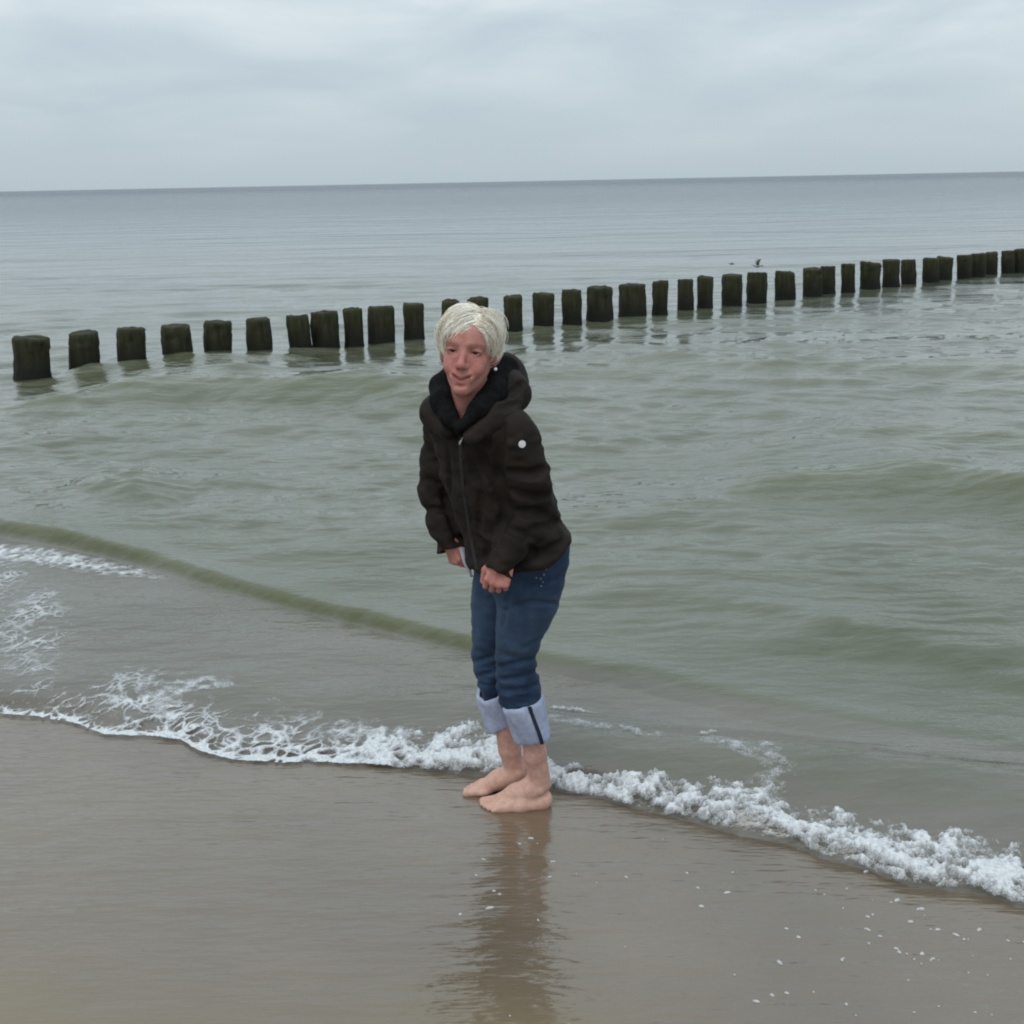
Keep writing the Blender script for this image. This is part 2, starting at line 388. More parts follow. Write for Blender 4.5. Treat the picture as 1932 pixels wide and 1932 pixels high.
def patch_mask(X, Y, pts, soft):
    """soft polygon along a px polyline of (px,py,half width m, strength)"""
    g = [(G(a, c)[:2], w, s) for a, c, w, s in pts]
    best = np.zeros_like(X)
    for (p, w0, s0), (q, w1, s1) in zip(g[:-1], g[1:]):
        d = q - p; L = d @ d
        tt = np.clip(((X - p[0]) * d[0] + (Y - p[1]) * d[1]) / L, 0, 1)
        dist = np.hypot(X - p[0] - tt * d[0], Y - p[1] - tt * d[1])
        w = w0 + (w1 - w0) * tt
        best = np.maximum(best, (s0 + (s1 - s0) * tt) * (1 - sstep(1 - soft, 1.0, dist / w)))
    return best
def build_foam():
    h = 0.0042
    xs = np.arange(-2.75, 1.75, h); ys = np.arange(2.6, 6.6, h)
    X, Y0 = np.meshgrid(xs, ys); Y = Y0
    sea_z0 = sea_z(X, Y)
    front = ev(FRONT, X) + 0.012 * (fbm(X * 14, Y * 0 + 3, 4, 3) - .5)
    back = ev(line([(0, 1215), (120, 1225), (260, 1262), (350, 1278), (460, 1300), (560, 1345), (700, 1368), (800, 1382), (940, 1398), (1060, 1468), (1200, 1489), (1300, 1504), (1400, 1518), (1500, 1546), (1600, 1569), (1700, 1590), (1800, 1606), (1932, 1638)]), X)
    v = (Y - front) / np.maximum(back - front, 0.02)
    x_mid = sstep(-0.75, -0.05, X)                     # left: lace, right: dense froth
    D = np.where((v > 0) & (v < 1.6), 1.0, 0.0)
    Yr = Y; Y = Y + 1.6 * sea_z0                 # keeps the pattern even on steep wave fronts
    f1, f2 = worley(X * 9 + 2.4 * fbm(X * 6, Y * 6, 2, 3), Y * 6.5 + 2.4 * fbm(X * 6, Y * 6, 9, 3), 3)
    g1, g2 = worley(X * 21 + 2 * fbm(X * 13, Y * 13, 2, 2), Y * 17 + 2 * fbm(X * 13, Y * 13, 6, 2), 13)
    h1, h2 = worley(X * 62, Y * 50, 71)
    n = fbm(X * 6, Y * 6, 21, 4); nf = fbm(X * 30, Y * 26, 33, 4); nl = fbm(X * 3.2, Y * 4.2, 51, 3)
    lace = np.maximum(1 - (f2 - f1) / (0.16 + .42 * nl), 0.9 - (g2 - g1) / (0.12 + .50 * n))
    Y = Yr
    fr_edge = 1 - sstep(0.0, 0.045, Y - front)          # whiter rim at the run-up edge
    dens_l = lace * (1.25 - 0.95 * np.clip(v, 0, 1.5)) + 1.3 * (n - .5) + 0.62 * fr_edge + 0.9 * (nf - .5) + .5 * (nl - .5)
    dens_l = dens_l - 0.17 - 0.35 * sstep(-1.25, -1.9, X) * (1 - fr_edge)
    dens_r = 1.10 - 2.1 * np.abs(v - 0.40) ** 1.5 + 1.5 * (n - .5) + 1.9 * (nf - .5) - 0.30 + 0.35 * (lace - .5) + 0.55 * (.42 - h1)
    dens = (dens_l * (1 - x_mid) + dens_r * x_mid)
    dens = np.where((v > -0.02) & (v < 1.5), dens - 1.2 * sstep(0.85, 1.35, v) - .9 * (1 - sstep(.0, .16, v)) * x_mid, -1)
    thr = 0.34
    # other foam patches lying on the water
    extra = patch_mask(X, Y, [(-60, 1048, .22, 1.0), (60, 1060, .20, 1.05), (170, 1078, .17, 1.0), (260, 1092, .14, .85), (310, 1104, .05, .4)], .8)
    left = patch_mask(X, Y, [(-20, 1085, .30, .66), (40, 1150, .34, .70), (70, 1220, .30, .72), (60, 1270, .22, .70)], .8)
    clump = patch_mask(X, Y, [(1325, 1440, .035, .8), (1345, 1425, .03, .7)], .9)
    clump = np.maximum(clump, patch_mask(X, Y, [(1340, 1455, .09, .62), (1430, 1475, .13, .66), (1470, 1510, .14, .64), (1440, 1540, .14, .7)], .95))
    clump = np.maximum(clump, patch_mask(X, Y, [(1050, 1400, .08, .62), (1110, 1415, .09, .68), (1200, 1432, .08, .62), (1260, 1445, .06, .55)], .9))
    strip = patch_mask(X, Y, [(1040, 1366, .018, .9), (1085, 1368, .018, .9), (1125, 1372, .010, .5)], .6)
    d2 = np.maximum.reduce([extra * (0.22 + 1.9 * (nf - .2) + .5 * (n - .5)) , left * (0.3 + 1.25 * lace * n * 1.35 + .9 * (nf - .5)), clump * (0.05 + 1.6 * nf + .35 * (.42 - h1)), strip * (.4 + nf)])
    d2 = np.where(d2 > 0.36, d2 - .16, -1)
    dens = np.maximum(dens, d2)
    dens = np.where((x_mid > .6) & (Y - front < .006), -1, dens)
    on = dens > thr - .16
    c1, c2 = worley(X * 75, Y * 60, 44); e1, e2 = worley(X * 32, Y * 26, 45)
    thick = sstep(thr, thr + .6, dens)
    body = np.clip(thick * (0.25 + 0.75 * x_mid), 0, 1)
    Z = np.maximum(sea_z0, sand_z(X, Y) + 0.003)
    Z = Z + 0.002 + body * (0.008 * (1 - e1) + 0.007 * (1 - c1) + 0.014 * n * x_mid)
    idx = np.arange(X.size).reshape(X.shape)
    f = np.stack([idx[:-1, :-1], idx[:-1, 1:], idx[1:, 1:], idx[1:, :-1]], -1)
    k = (on[:-1, :-1].astype(int) + on[:-1, 1:] + on[1:, 1:] + on[1:, :-1]) >= 2
    f = f[k]
    used = np.zeros(X.size, bool); used[f.ravel()] = True
    rm = np.cumsum(used) - 1
    return np.stack([X, Y, Z], -1).reshape(-1, 3)[used], rm[f], (dens - thr).reshape(-1)[used]
V, Fc, dn = build_foam()
foam = mesh_obj('sea_foam', V, Fc, m_foam, attr={'dens': dn})
tag(foam, 'white bubbly foam of a broken wave running along the water edge', 'foam', kind='stuff')

def build_flecks():
    vs, fs = [], []
    pts = []
    for i in range(60):
        px = 1932 - abs(RNG.normal(0, 420)) if i % 3 else RNG.uniform(880, 1932)
        lo = np.interp(px, [900, 1060, 1400, 1932], [1560, 1530, 1610, 1745])
        py = lo + abs(RNG.normal(0, 1)) * 150 + 8
        if py < 1960 and px > 860: pts.append((px, py, 0.0015 + 0.0040 * RNG.random() ** 3))
    for c in [(1070, 1960), (940, 1690), (985, 1600), (1000, 1590), (930, 1722), (950, 1700), (1445, 1900), (1480, 1895), (1420, 1905), (1590, 1910), (1600, 1680), (1640, 1640),
              (1490, 1760), (1500, 1780), (1640, 1735), (1660, 1730), (1700, 1810), (1730, 1815), (1760, 1812), (880, 1740), (915, 1630)]:
        pts.append((c[0] + RNG.normal(0, 6), c[1] + RNG.normal(0, 4), 0.0025 + .002 * RNG.random()))
    for px, py, r in pts:
        p = G(px, py); z = float(sand_z(np.array(p[0]), np.array(p[1]))) + .002
        n = 9; base = len(vs); el = RNG.uniform(1, 3.6); a0 = RNG.normal(-0.3, .5)
        vs.append((p[0], p[1], z + r * .55))
        for lv, (rr, zz) in enumerate(((.65, .42), (1.0, 0.0))):
            for k in range(n):
                a = 6.2832 * k / n; q = r * rr * RNG.uniform(.75, 1.2)
                lx = math.cos(a) * q * el; ly = math.sin(a) * q
                vs.append((p[0] + lx * math.cos(a0) - ly * math.sin(a0), p[1] + lx * math.sin(a0) + ly * math.cos(a0), z + r * zz - (.003 if lv else 0)))
        for k in range(n):
            k2 = (k + 1) % n
            fs.append((base, base + 1 + k, base + 1 + k2))
            fs.append((base + 1 + k, base + 1 + n + k, base + 1 + n + k2, base + 1 + k2))
    return vs, fs
V, Fc = build_flecks()
flk = mesh_obj('foam_flecks', V, Fc, m_fleck)
tag(flk, 'tiny scattered foam flecks lying on the wet sand', 'foam', kind='stuff')

# ------------------------------------------------------------------ groyne posts
m_post, t, b = mat_new('mossy_wood')
a1 = noise_node(t, 5, 4); a2 = noise_node(t, 22, 4, stretch=(1, 1, 0.18))
r1 = ramp(t, a1.outputs['Fac'], [(0.35, (0.030, 0.024, 0.014)), (0.55, (0.036, 0.040, 0.014)), (0.75, (0.052, 0.045, 0.028))])
r2 = ramp(t, a2.outputs['Fac'], [(0.3, (0.45, 0.45, 0.45)), (0.7, (1.25, 1.25, 1.25))])
mm = t.nodes.new('ShaderNodeMixRGB'); mm.blend_type = 'MULTIPLY'; mm.inputs[0].default_value = 1
t.links.new(r1.outputs[0], mm.inputs[1]); t.links.new(r2.outputs[0], mm.inputs[2])
geo = t.nodes.new('ShaderNodeNewGeometry'); sx = t.nodes.new('ShaderNodeSeparateXYZ'); t.links.new(geo.outputs['Position'], sx.inputs[0])
wl = t.nodes.new('ShaderNodeMapRange'); t.links.new(sx.outputs[2], wl.inputs[0]); wl.inputs[1].default_value = 0.12; wl.inputs[2].default_value = 0.30
wet = t.nodes.new('ShaderNodeMixRGB'); t.links.new(wl.outputs[0], wet.inputs[0]); wet.inputs[1].default_value = (0.010, 0.011, 0.007, 1)
t.links.new(mm.outputs[0], wet.inputs[2]); t.links.new(wet.outputs[0], b.inputs['Base Color'])
b.inputs['Roughness'].default_value = 0.75; b.inputs['Specular IOR Level'].default_value = 0.25
bump(t, b, a2.outputs['Fac'], 0.8, 0.02)
POSTS = [(25, 92, 636, 5), (129, 183, 627, 3), (223, 272, 619, 3), (305, 359, 614, 7), (385, 434, 606, 2), (464, 510, 601, 5), (542, 580, 595, 9), (587, 638, 588, 4), (648, 682, 582, 4),
         (695, 740, 578, 2), (760, 798, 573, 3), (833, 866, 567, 1), (883, 918, 562, 0), (951, 986, 558, 1), (1006, 1044, 553, 1), (1062, 1096, 547, 1), (1108, 1154, 541, 1), (1168, 1217, 536, 0),
         (1232, 1261, 530, -1), (1279, 1308, 527, 0), (1316, 1345, 522, 0), (1364, 1399, 518, 0), (1411, 1445, 514, -1), (1464, 1498, 512, 0), (1516, 1549, 506, 0), (1549, 1576, 502, 0),
         (1588, 1613, 498, 0), (1625, 1659, 495, 0), (1667, 1696, 490, 0), (1701, 1727, 490, 0), (1743, 1770, 487, 0), (1769, 1797, 485, -3), (1807, 1832, 481, 0), (1834, 1858, 478, 0),
         (1860, 1881, 476, 0), (1890, 1914, 473, 0), (1914, 1937, 470, 0)]
ORD = ['first', 'second', 'third', 'fourth', 'fifth', 'sixth', 'seventh', 'eighth', 'ninth', 'tenth', 'eleventh', 'twelfth', 'thirteenth', 'fourteenth', 'fifteenth', 'sixteenth', 'seventeenth',
       'eighteenth', 'nineteenth', 'twentieth']
for q in ('twenty', 'thirty'):
    if q == 'thirty': ORD.append('thirtieth')
    ORD += [q + '-' + w for w in ORD[:9]]
EXTRA = {0: 'the broadest and nearest the beach', 3: 'leaning', 6: 'thin and leaning', 7: 'thick, beside a thin leaning one', 17: 'unusually thick', 22: 'with a gull above it', 31: 'tilted against its neighbour',
         11: 'partly hidden behind the blond head', 12: 'its top showing above the blond hair', 36: 'farthest out to sea'}
def build_post(i, pl, pr, pt, lean):
    pm = (pl + pr) / 2 + lean / 2
    by = np.interp(pm, [60, 970, 1900], [720, 628, 519])
    c = G(pm, by)
    y = c[1] + (0.12 if i in (25, 29, 31, 34, 36) else 0)
    c = P(pm, by, y)
    w = (pr - pl) / 2 * y / FPX / math.cos(PITCH) * 1.02
    top = P((pl + pr) / 2, pt, y)[2]
    tx = P((pl + pr) / 2, pt, y)[0]; bx = P(pm + lean / 2, by, y)[0]
    n = 18; lv = [-1.1, -0.2, 0.0, 0.1, 0.2, 0.3, top - 0.12, top - 0.05, top - 0.018, top]
    lv = sorted(set(round(l, 3) for l in lv if l < top - 0.11)) + [top - 0.10, top - 0.05, top - 0.016, top]
    vs = []; fs = []
    sq = RNG.uniform(.9, 1.05); rot = RNG.uniform(0, 3)
    slope = RNG.normal(0, .045), RNG.normal(0, .045)
    ph = RNG.random(4) * 6.28
    for k, z in enumerate(lv):
        tt = (z - c[2]) / (top - c[2])
        bulge = 1 + 0.03 * math.sin(z * 9 + ph[0]) + (0.05 if z < 0.1 else 0)
        rr = w * bulge * (1.0 if k < len(lv) - 2 else (0.99 if k == len(lv) - 2 else 0.90))
        for j in range(n):
            a = 6.2832 * j / n
            r = rr * (1 + 0.05 * math.sin(2 * a + ph[3]) + 0.04 * math.sin(3 * a + ph[1] + 2 * z) + 0.035 * math.sin(5 * a + ph[2] + 3 * z) + 0.025 * RNG.normal())
            ex = r * math.cos(a); ey = r * math.sin(a) * sq
            zz = z + (ex * slope[0] + ey * slope[1] + RNG.normal(0, .005) if z > top - .12 else 0)
            vs.append((bx + (tx - bx) * tt + ex, y + ey, zz))
    for k in range(len(lv) - 1):
        for j in range(n):
            j2 = (j + 1) % n
            fs.append((k * n + j, k * n + j2, (k + 1) * n + j2, (k + 1) * n + j))
    fs.append(tuple(range(n - 1, -1, -1)))
    m = len(vs); base = (len(lv) - 1) * n
    for j in range(n):                                   # worn, slightly dished end grain
        vx = vs[base + j]; cx = (tx, y)
        vs.append((cx[0] + (vx[0] - cx[0]) * .55, cx[1] + (vx[1] - cx[1]) * .55, vx[2] - 0.008 + RNG.normal(0, .004)))
    for j in range(n):
        j2 = (j + 1) % n
        fs.append((base + j, base + j2, m + j2, m + j))
    fs.append(tuple(range(m, m + n)))
    org = np.array([bx, y, 0.0])
    o = mesh_obj('groyne_post', np.array(vs) - org, fs, m_post)
    o.location = org
    lab = 'dark mossy wooden groyne post, %s in the row counted from the beach end' % ORD[i]
    if i in EXTRA: lab = 'dark mossy groyne post, %s from the beach end, %s' % (ORD[i], EXTRA[i])
    tag(o, lab, 'post', 'wooden posts of the groyne')
    return o
for i, q in enumerate(POSTS): build_post(i, *q)

# ------------------------------------------------------------------ gulls over the groyne
m_gull = simple_mat('gull_feathers', (0.34, 0.34, 0.345), (0.46, 0.46, 0.47), 30, 0.8)
m_gull_dark = simple_mat('gull_wing_feathers', (0.24, 0.24, 0.245), (0.36, 0.36, 0.37), 30, 0.8)
def lathe(path, n=8):
    vs, fs = [], []
    path = [(np.array(p, float), r) for p, r in path]
    for i, (p, r) in enumerate(path):
        d = path[min(i + 1, len(path) - 1)][0] - path[max(i - 1, 0)][0]; d /= np.linalg.norm(d)
        u = np.cross(d, (0.1, 0.2, 1.0)); u /= np.linalg.norm(u); v = np.cross(d, u)
        rx, ry = (r, r) if np.isscalar(r) else r
        for j in range(n):
            a = 6.2832 * j / n; vs.append(p + u * rx * math.cos(a) + v * ry * math.sin(a))
    for i in range(len(path) - 1):
        for j in range(n):
            j2 = (j + 1) % n; fs.append((i * n + j, i * n + j2, (i + 1) * n + j2, (i + 1) * n + j))
    fs.append(tuple(range(n - 1, -1, -1))); fs.append(tuple(range((len(path) - 1) * n, len(path) * n)))
    return vs, fs
def gull(px, py, y, size, wing_up, label):
    c = P(px, py, y)
    e = bpy.data.objects.new('gull', None); COL.objects.link(e); e.location = c; e.scale = (size,) * 3
    tag(e, label, 'bird', 'gulls over the groyne')
    def part(name, path, mat, n=8):
        v, f = lathe(path, n)
        o = mesh_obj(name, v, f, mat); o.parent = e; return o
    part('body', [((-.19, 0, .05), .004), ((-.15, 0, .042), .022), ((-.06, 0, .015), .048), ((.03, 0, 0), .052), ((.10, 0, .012), .034), ((.13, 0, .028), .028), ((.155, 0, .032), .026), ((.175, 0, .03), .014), ((.18, 0, .03), .005)], m_gull)
    part('tail', [((.16, 0, -.0) , .003), ((.09, 0, .005), (.03, .012)), ((.20, 0, -.02), (.045, .004))][1:], m_gull)
    part('beak', [((-.18, 0, .05), .010), ((-.225, 0, .044), .002)], m_gull_dark, 6)
    for s in (-1, 1):
        part('wing', [((0, s * .03, .03), (.05, .010)), ((-.01, s * .13, .03 + wing_up * .6), (.055, .006)), ((.03, s * .25, .03 + wing_up), (.035, .004)), ((.09, s * .36, .03 + wing_up * 1.05), (.006, .002))], m_gull_dark)
    return e
gull(1429, 502, 18.2, .46, .20, 'small grey gull with raised wings hovering over a groyne post')
gull(1380, 498, 18.6, .30, .04, 'tiny faint gull gliding low beside the hovering one')

# ------------------------------------------------------------------ person: signed-distance modelling on a grid, meshed with surface nets
class Field:
    def __init__(s, lo, hi, h):
        s.lo = np.array(lo, float); s.h = h
        s.n = np.ceil((np.array(hi) - s.lo) / h).astype(int) + 1
        s.f = np.full(s.n, 1.0, np.float32)
    def box(s, lo, hi):
        a = np.clip(np.floor((np.array(lo) - s.lo) / s.h).astype(int), 0, s.n)
        b = np.clip(np.ceil((np.array(hi) - s.lo) / s.h).astype(int) + 1, 0, s.n)
        sl = tuple(slice(i, j) for i, j in zip(a, b))
        g = [(s.lo[k] + s.h * np.arange(a[k], b[k])).astype(np.float32) for k in range(3)]
        return sl, (g[0][:, None, None], g[1][None, :, None], g[2][None, None, :])
    def add(s, fn, lo, hi, k=0.0, m=0.03):
        sl, p = s.box(np.array(lo) - m - k, np.array(hi) + m + k)
        if 0 in s.f[sl].shape: return
        d = fn(*p); a = s.f[sl]
        if k > 0:
            hh = np.clip(0.5 + 0.5 * (a - d) / k, 0, 1); s.f[sl] = a + (d - a) * hh - k * hh * (1 - hh)
        else: s.f[sl] = np.minimum(a, d)
    def sub(s, fn, lo, hi, k=0.0, m=0.02):
        sl, p = s.box(np.array(lo) - m - k, np.array(hi) + m + k)
        if 0 in s.f[sl].shape: return
        d = -fn(*p); a = s.f[sl]
        if k > 0:
            hh = np.clip(0.5 - 0.5 * (a - d) / k, 0, 1); s.f[sl] = a + (d - a) * hh + k * hh * (1 - hh)
        else: s.f[sl] = np.maximum(a, d)
    # primitives
    def cone(s, a, b, r1, r2, k=0.0, sub=False):
        a = np.array(a, float); b = np.array(b, float); d = b - a; L = float(d @ d) + 1e-9
        def fn(x, y, z):
            t = np.clip(((x - a[0]) * d[0] + (y - a[1]) * d[1] + (z - a[2]) * d[2]) / L, 0, 1)
            return np.sqrt((x - a[0] - t * d[0]) ** 2 + (y - a[1] - t * d[1]) ** 2 + (z - a[2] - t * d[2]) ** 2) - (r1 + (r2 - r1) * t)
        r = max(r1, r2)
        (s.sub if sub else s.add)(fn, np.minimum(a, b) - r, np.maximum(a, b) + r, k)
    def chain(s, pts, k=0.0):
        for (p, r), (q, w) in zip(pts[:-1], pts[1:]): s.cone(p, q, r, w, k)
    def ell(s, c, r, R=None, k=0.0, sub=False):
        c = np.array(c, float); r = np.array(r, float); R = np.eye(3) if R is None else R     # columns of R: axes
        def fn(x, y, z):
            v = (x - c[0], y - c[1], z - c[2])
            l = [v[0] * R[0, i] + v[1] * R[1, i] + v[2] * R[2, i] for i in range(3)]
            k0 = np.sqrt(sum((l[i] / r[i]) ** 2 for i in range(3))); k1 = np.sqrt(sum((l[i] / r[i] ** 2) ** 2 for i in range(3))) + 1e-6
            return k0 * (k0 - 1) / k1
        m = r.max(); (s.sub if sub else s.add)(fn, c - m, c + m, k)
    def loft(s, st, k=0.0):
        """stations (z, cx, cy, r_along_axis1, r_axis2, angle)"""
        st = np.array(sorted(st), float); zs = st[:, 0]
        def fn(x, y, z):
            z1 = np.clip(z, zs[0], zs[-1])
            cx, cy, ra, rb, an = [np.interp(z1.ravel(), zs, st[:, i]).reshape(z1.shape) for i in range(1, 6)]
            ca, sa = np.cos(an), np.sin(an)
            u = (x - cx) * ca + (y - cy) * sa; v = -(x - cx) * sa + (y - cy) * ca
            q = np.sqrt((u / ra) ** 2 + (v / rb) ** 2)
            d = (q - 1) * np.minimum(ra, rb)
            return np.maximum(d, np.maximum(z - zs[-1], zs[0] - z))
        r = st[:, 3:5].max()
        lo = [st[:, 1].min() - r, st[:, 2].min() - r, zs[0]]; hi = [st[:, 1].max() + r, st[:, 2].max() + r, zs[-1]]
        s.add(fn, lo, hi, k)
    def surf(s, px, py):
        d = ray(px, py); t_ = np.arange(2.6, 3.9, .003) / d[1]
        p = CPOS + d * t_[:, None]; i = np.round((p - s.lo) / s.h).astype(int)
        ok = ((i >= 0) & (i < s.n)).all(1); i = np.clip(i, 0, s.n - 1)
        h = np.argwhere(ok & (s.f[i[:, 0], i[:, 1], i[:, 2]] < 0))
        return None if len(h) == 0 else p[h[0, 0]]
    def crease(s, pts, r, k=.016):
        q = []
        for (a, b_), (c, d) in zip(pts[:-1], pts[1:]):
            for t_ in np.linspace(0, 1, 6)[:-1]: q.append(s.surf(a + (c - a) * t_, b_ + (d - b_) * t_))
        q.append(s.surf(*pts[-1]))
        q = [(p, r * math.sin(math.pi * (.18 + .64 * i / max(len(q) - 1, 1)))) for i, p in enumerate(q)]
        for (p, r1), (w, r2) in zip(q[:-1], q[1:]):
            if p is not None and w is not None and np.linalg.norm(p - w) < .06: s.cone(p, w, r1, r2, k, True)
    def coords(s):
        return tuple((s.lo[k] + s.h * np.arange(s.n[k])).astype(np.float32).reshape([-1 if j == k else 1 for j in range(3)]) for k in range(3))
    def mesh(s, smooth=1):
        f = s.f; ins = f < 0
        n = s.n - 1
        cnt = np.zeros(n, np.int8)
        cor = [(i, j, k) for i in (0, 1) for j in (0, 1) for k in (0, 1)]
        for c in cor: cnt += ins[c[0]:c[0] + n[0], c[1]:c[1] + n[1], c[2]:c[2] + n[2]]
        cells = np.argwhere((cnt > 0) & (cnt < 8))
        vid = np.full(n, -1, np.int32); vid[tuple(cells.T)] = np.arange(len(cells))
        val = np.stack([f[tuple((cells + c).T)] for c in cor], 1)
        acc = np.zeros((len(cells), 3)); w = np.zeros(len(cells))
        for a in range(8):
            for b in range(a + 1, 8):
                if sum(abs(cor[a][i] - cor[b][i]) for i in range(3)) != 1: continue
                va, vb = val[:, a], val[:, b]; m = (va < 0) != (vb < 0)
                t = np.where(m, va / (va - vb + 1e-12), 0)[:, None]
                acc += np.where(m[:, None], np.array(cor[a]) * (1 - t) + np.array(cor[b]) * t, 0); w += m
        V = s.lo + s.h * (cells + acc / w[:, None])
        faces = []
        for ax in range(3):
            o1, o2 = (ax + 1) % 3, (ax + 2) % 3
            sa = [slice(1, -1)] * 3; sb = [slice(1, -1)] * 3
            sa[ax] = slice(0, -1); sb[ax] = slice(1, None)
            A = ins[tuple(sa)]; B = ins[tuple(sb)]
            e = np.argwhere(A != B); 
            if len(e) == 0: continue
            fl = A[tuple(e.T)]
            e = e.copy(); e[:, o1] += 1; e[:, o2] += 1
            def cid(d1, d2):
                q = e.copy(); q[:, o1] += d1; q[:, o2] += d2; return vid[tuple(q.T)]
            quad = np.stack([cid(-1, -1), cid(0, -1), cid(0, 0), cid(-1, 0)], 1)
            quad[~fl] = quad[~fl][:, ::-1]
            faces.append(quad)
        Fq = np.concatenate(faces)
        for _ in range(smooth):
            S = np.zeros_like(V); c = np.zeros(len(V))
            for i in range(4):
                j = (i + 1) % 4
                for a_, b_ in ((i, j), (j, i)):
                    for d in range(3): S[:, d] += np.bincount(Fq[:, a_], V[Fq[:, b_], d], len(V))
                    c += np.bincount(Fq[:, a_], minlength=len(V))
            V = 0.5 * V + 0.5 * S / np.maximum(c, 1)[:, None]
        return V, Fq

def unit(v): v = np.array(v, float); return v / np.linalg.norm(v)
DEG = math.pi / 180

# ---- joints
FT = unit((-0.80, -0.60, 0)); LT = unit((0.60, -0.80, 0))          # torso facing, and towards her left
L_SH, L_EL, L_WR = P(966, 818, 3.14), P(1001, 962, 3.17), P(940, 1076, 3.105)
R_SH, R_EL, R_WR = P(846, 800, 3.39), P(824, 930, 3.44), P(852, 1034, 3.37)
L_AN, R_AN = P(1021, 1478, 3.345), P(974, 1464, 3.445)
L_KN, R_KN = P(972, 1245, 3.29), P(922, 1245, 3.40)
L_HP, R_HP = P(1005, 1050, 3.26), P(975, 1045, 3.42)

# ---- head frame
HF = unit((-0.15, -0.98, 0.075))
_up = unit(np.array((0, 0, 1.0)) - HF * HF[2]); _rt = np.cross(_up, HF) * -1.0      # to image right (her left)
_rt = unit(np.cross(HF, _up)) 
if _rt[0] < 0: _rt = -_rt
tl = 5.5 * DEG
HR = unit(_rt * math.cos(tl) - _up * math.sin(tl)); HU = unit(_up * math.cos(tl) + _rt * math.sin(tl))
HC = P(875, 664, 3.095) - HF * 0.078
RH = np.stack([HR, HF, HU], 1)
def hp(x, y, z): return HC + HR * x + HF * y + HU * z

def hand(fd, w, d, back, thumb, curl, sc_=1.0):
    d = unit(d); back = unit(back - d * (np.array(back) @ d)); side = unit(np.cross(d, back))
    if side @ np.array(thumb) < 0: side = -side
    s = sc_
    R = np.stack([d, back, side], 1)
    fd.ell(w + d * .045 * s, (.046 * s, .015 * s, .036 * s), R, k=.012)
    fd.cone(w - d * .03, w + d * .02, .023 * s, .024 * s, k=.012)
    for i, (lat, ln, r) in enumerate(((.029, .068, .0088), (.010, .075, .009), (-.009, .070, .0087), (-.027, .056, .0078))):
        p = w + d * (.082 - abs(lat) * .25) * s + side * lat * s + back * .004
        fd.cone(w + d * .02 * s + side * lat * .6 * s, p, .011 * s, .0098 * s, k=.008)
        ang = curl * (0.75 + 0.12 * i); dirv = d
        for seg, fr in enumerate((.45, .32, .23)):
            a = ang * (1, 2.1, 2.9)[seg]
            dirv = d * math.cos(a) - back * math.sin(a) + side * lat * .8
            q = p + unit(dirv) * ln * fr * s
            fd.cone(p, q, r * (1 - .08 * seg) * s, r * (.92 - .08 * seg) * s, k=.003)
            p = q
    t0 = w + d * .02 * s + side * .022 * s; t1 = w + d * .052 * s + side * .045 * s - back * .012; t2 = w + d * .085 * s + side * .042 * s - back * .024
    fd.cone(t0, t1, .015 * s, .0105 * s, k=.01); fd.cone(t1, t2, .0102 * s, .0085 * s, k=.003)

def foot(fd, heel, d, inner):
    d = unit(d); inner = unit(np.array(inner, float) - d * (np.array(inner) @ d)); up = np.array((0, 0, 1.0))
    q = lambda a, l, z: np.array([heel[0], heel[1], 0]) + d * a * .95 + inner * l + up * z
    R = np.stack([d, inner, up], 1)
    fd.ell(q(.030, 0, .026), (.032, .029, .032), R, k=.01)
    fd.chain([(q(.048, 0, .085), .031), (q(.062, .002, .062), .035), (q(.115, .006, .042), .030), (q(.165, .008, .022), .022)], k=.015)
    fd.chain([(q(.03, -.008, .018), .024), (q(.10, -.020, .016), .021), (q(.165, -.024, .013), .018)], k=.015)
    fd.ell(q(.168, .004, .014), (.036, .042, .019), R, k=.012)
    for i, (l, a, b_, r) in enumerate(((.028, .185, .222, .0135), (.009, .19, .224, .0100), (-.006, .187, .215, .0095), (-.020, .180, .204, .0090), (-.033, .17, .190, .0085))):
        fd.cone(q(a, l, .014), q(b_, l * 1.02, .010), r, r * .9, k=.005)
    fd.ell(q(.045, .030, .075), (.012, .009, .012), R, k=.01); fd.ell(q(.040, -.030, .068), (.012, .009, .012), R, k=.01)

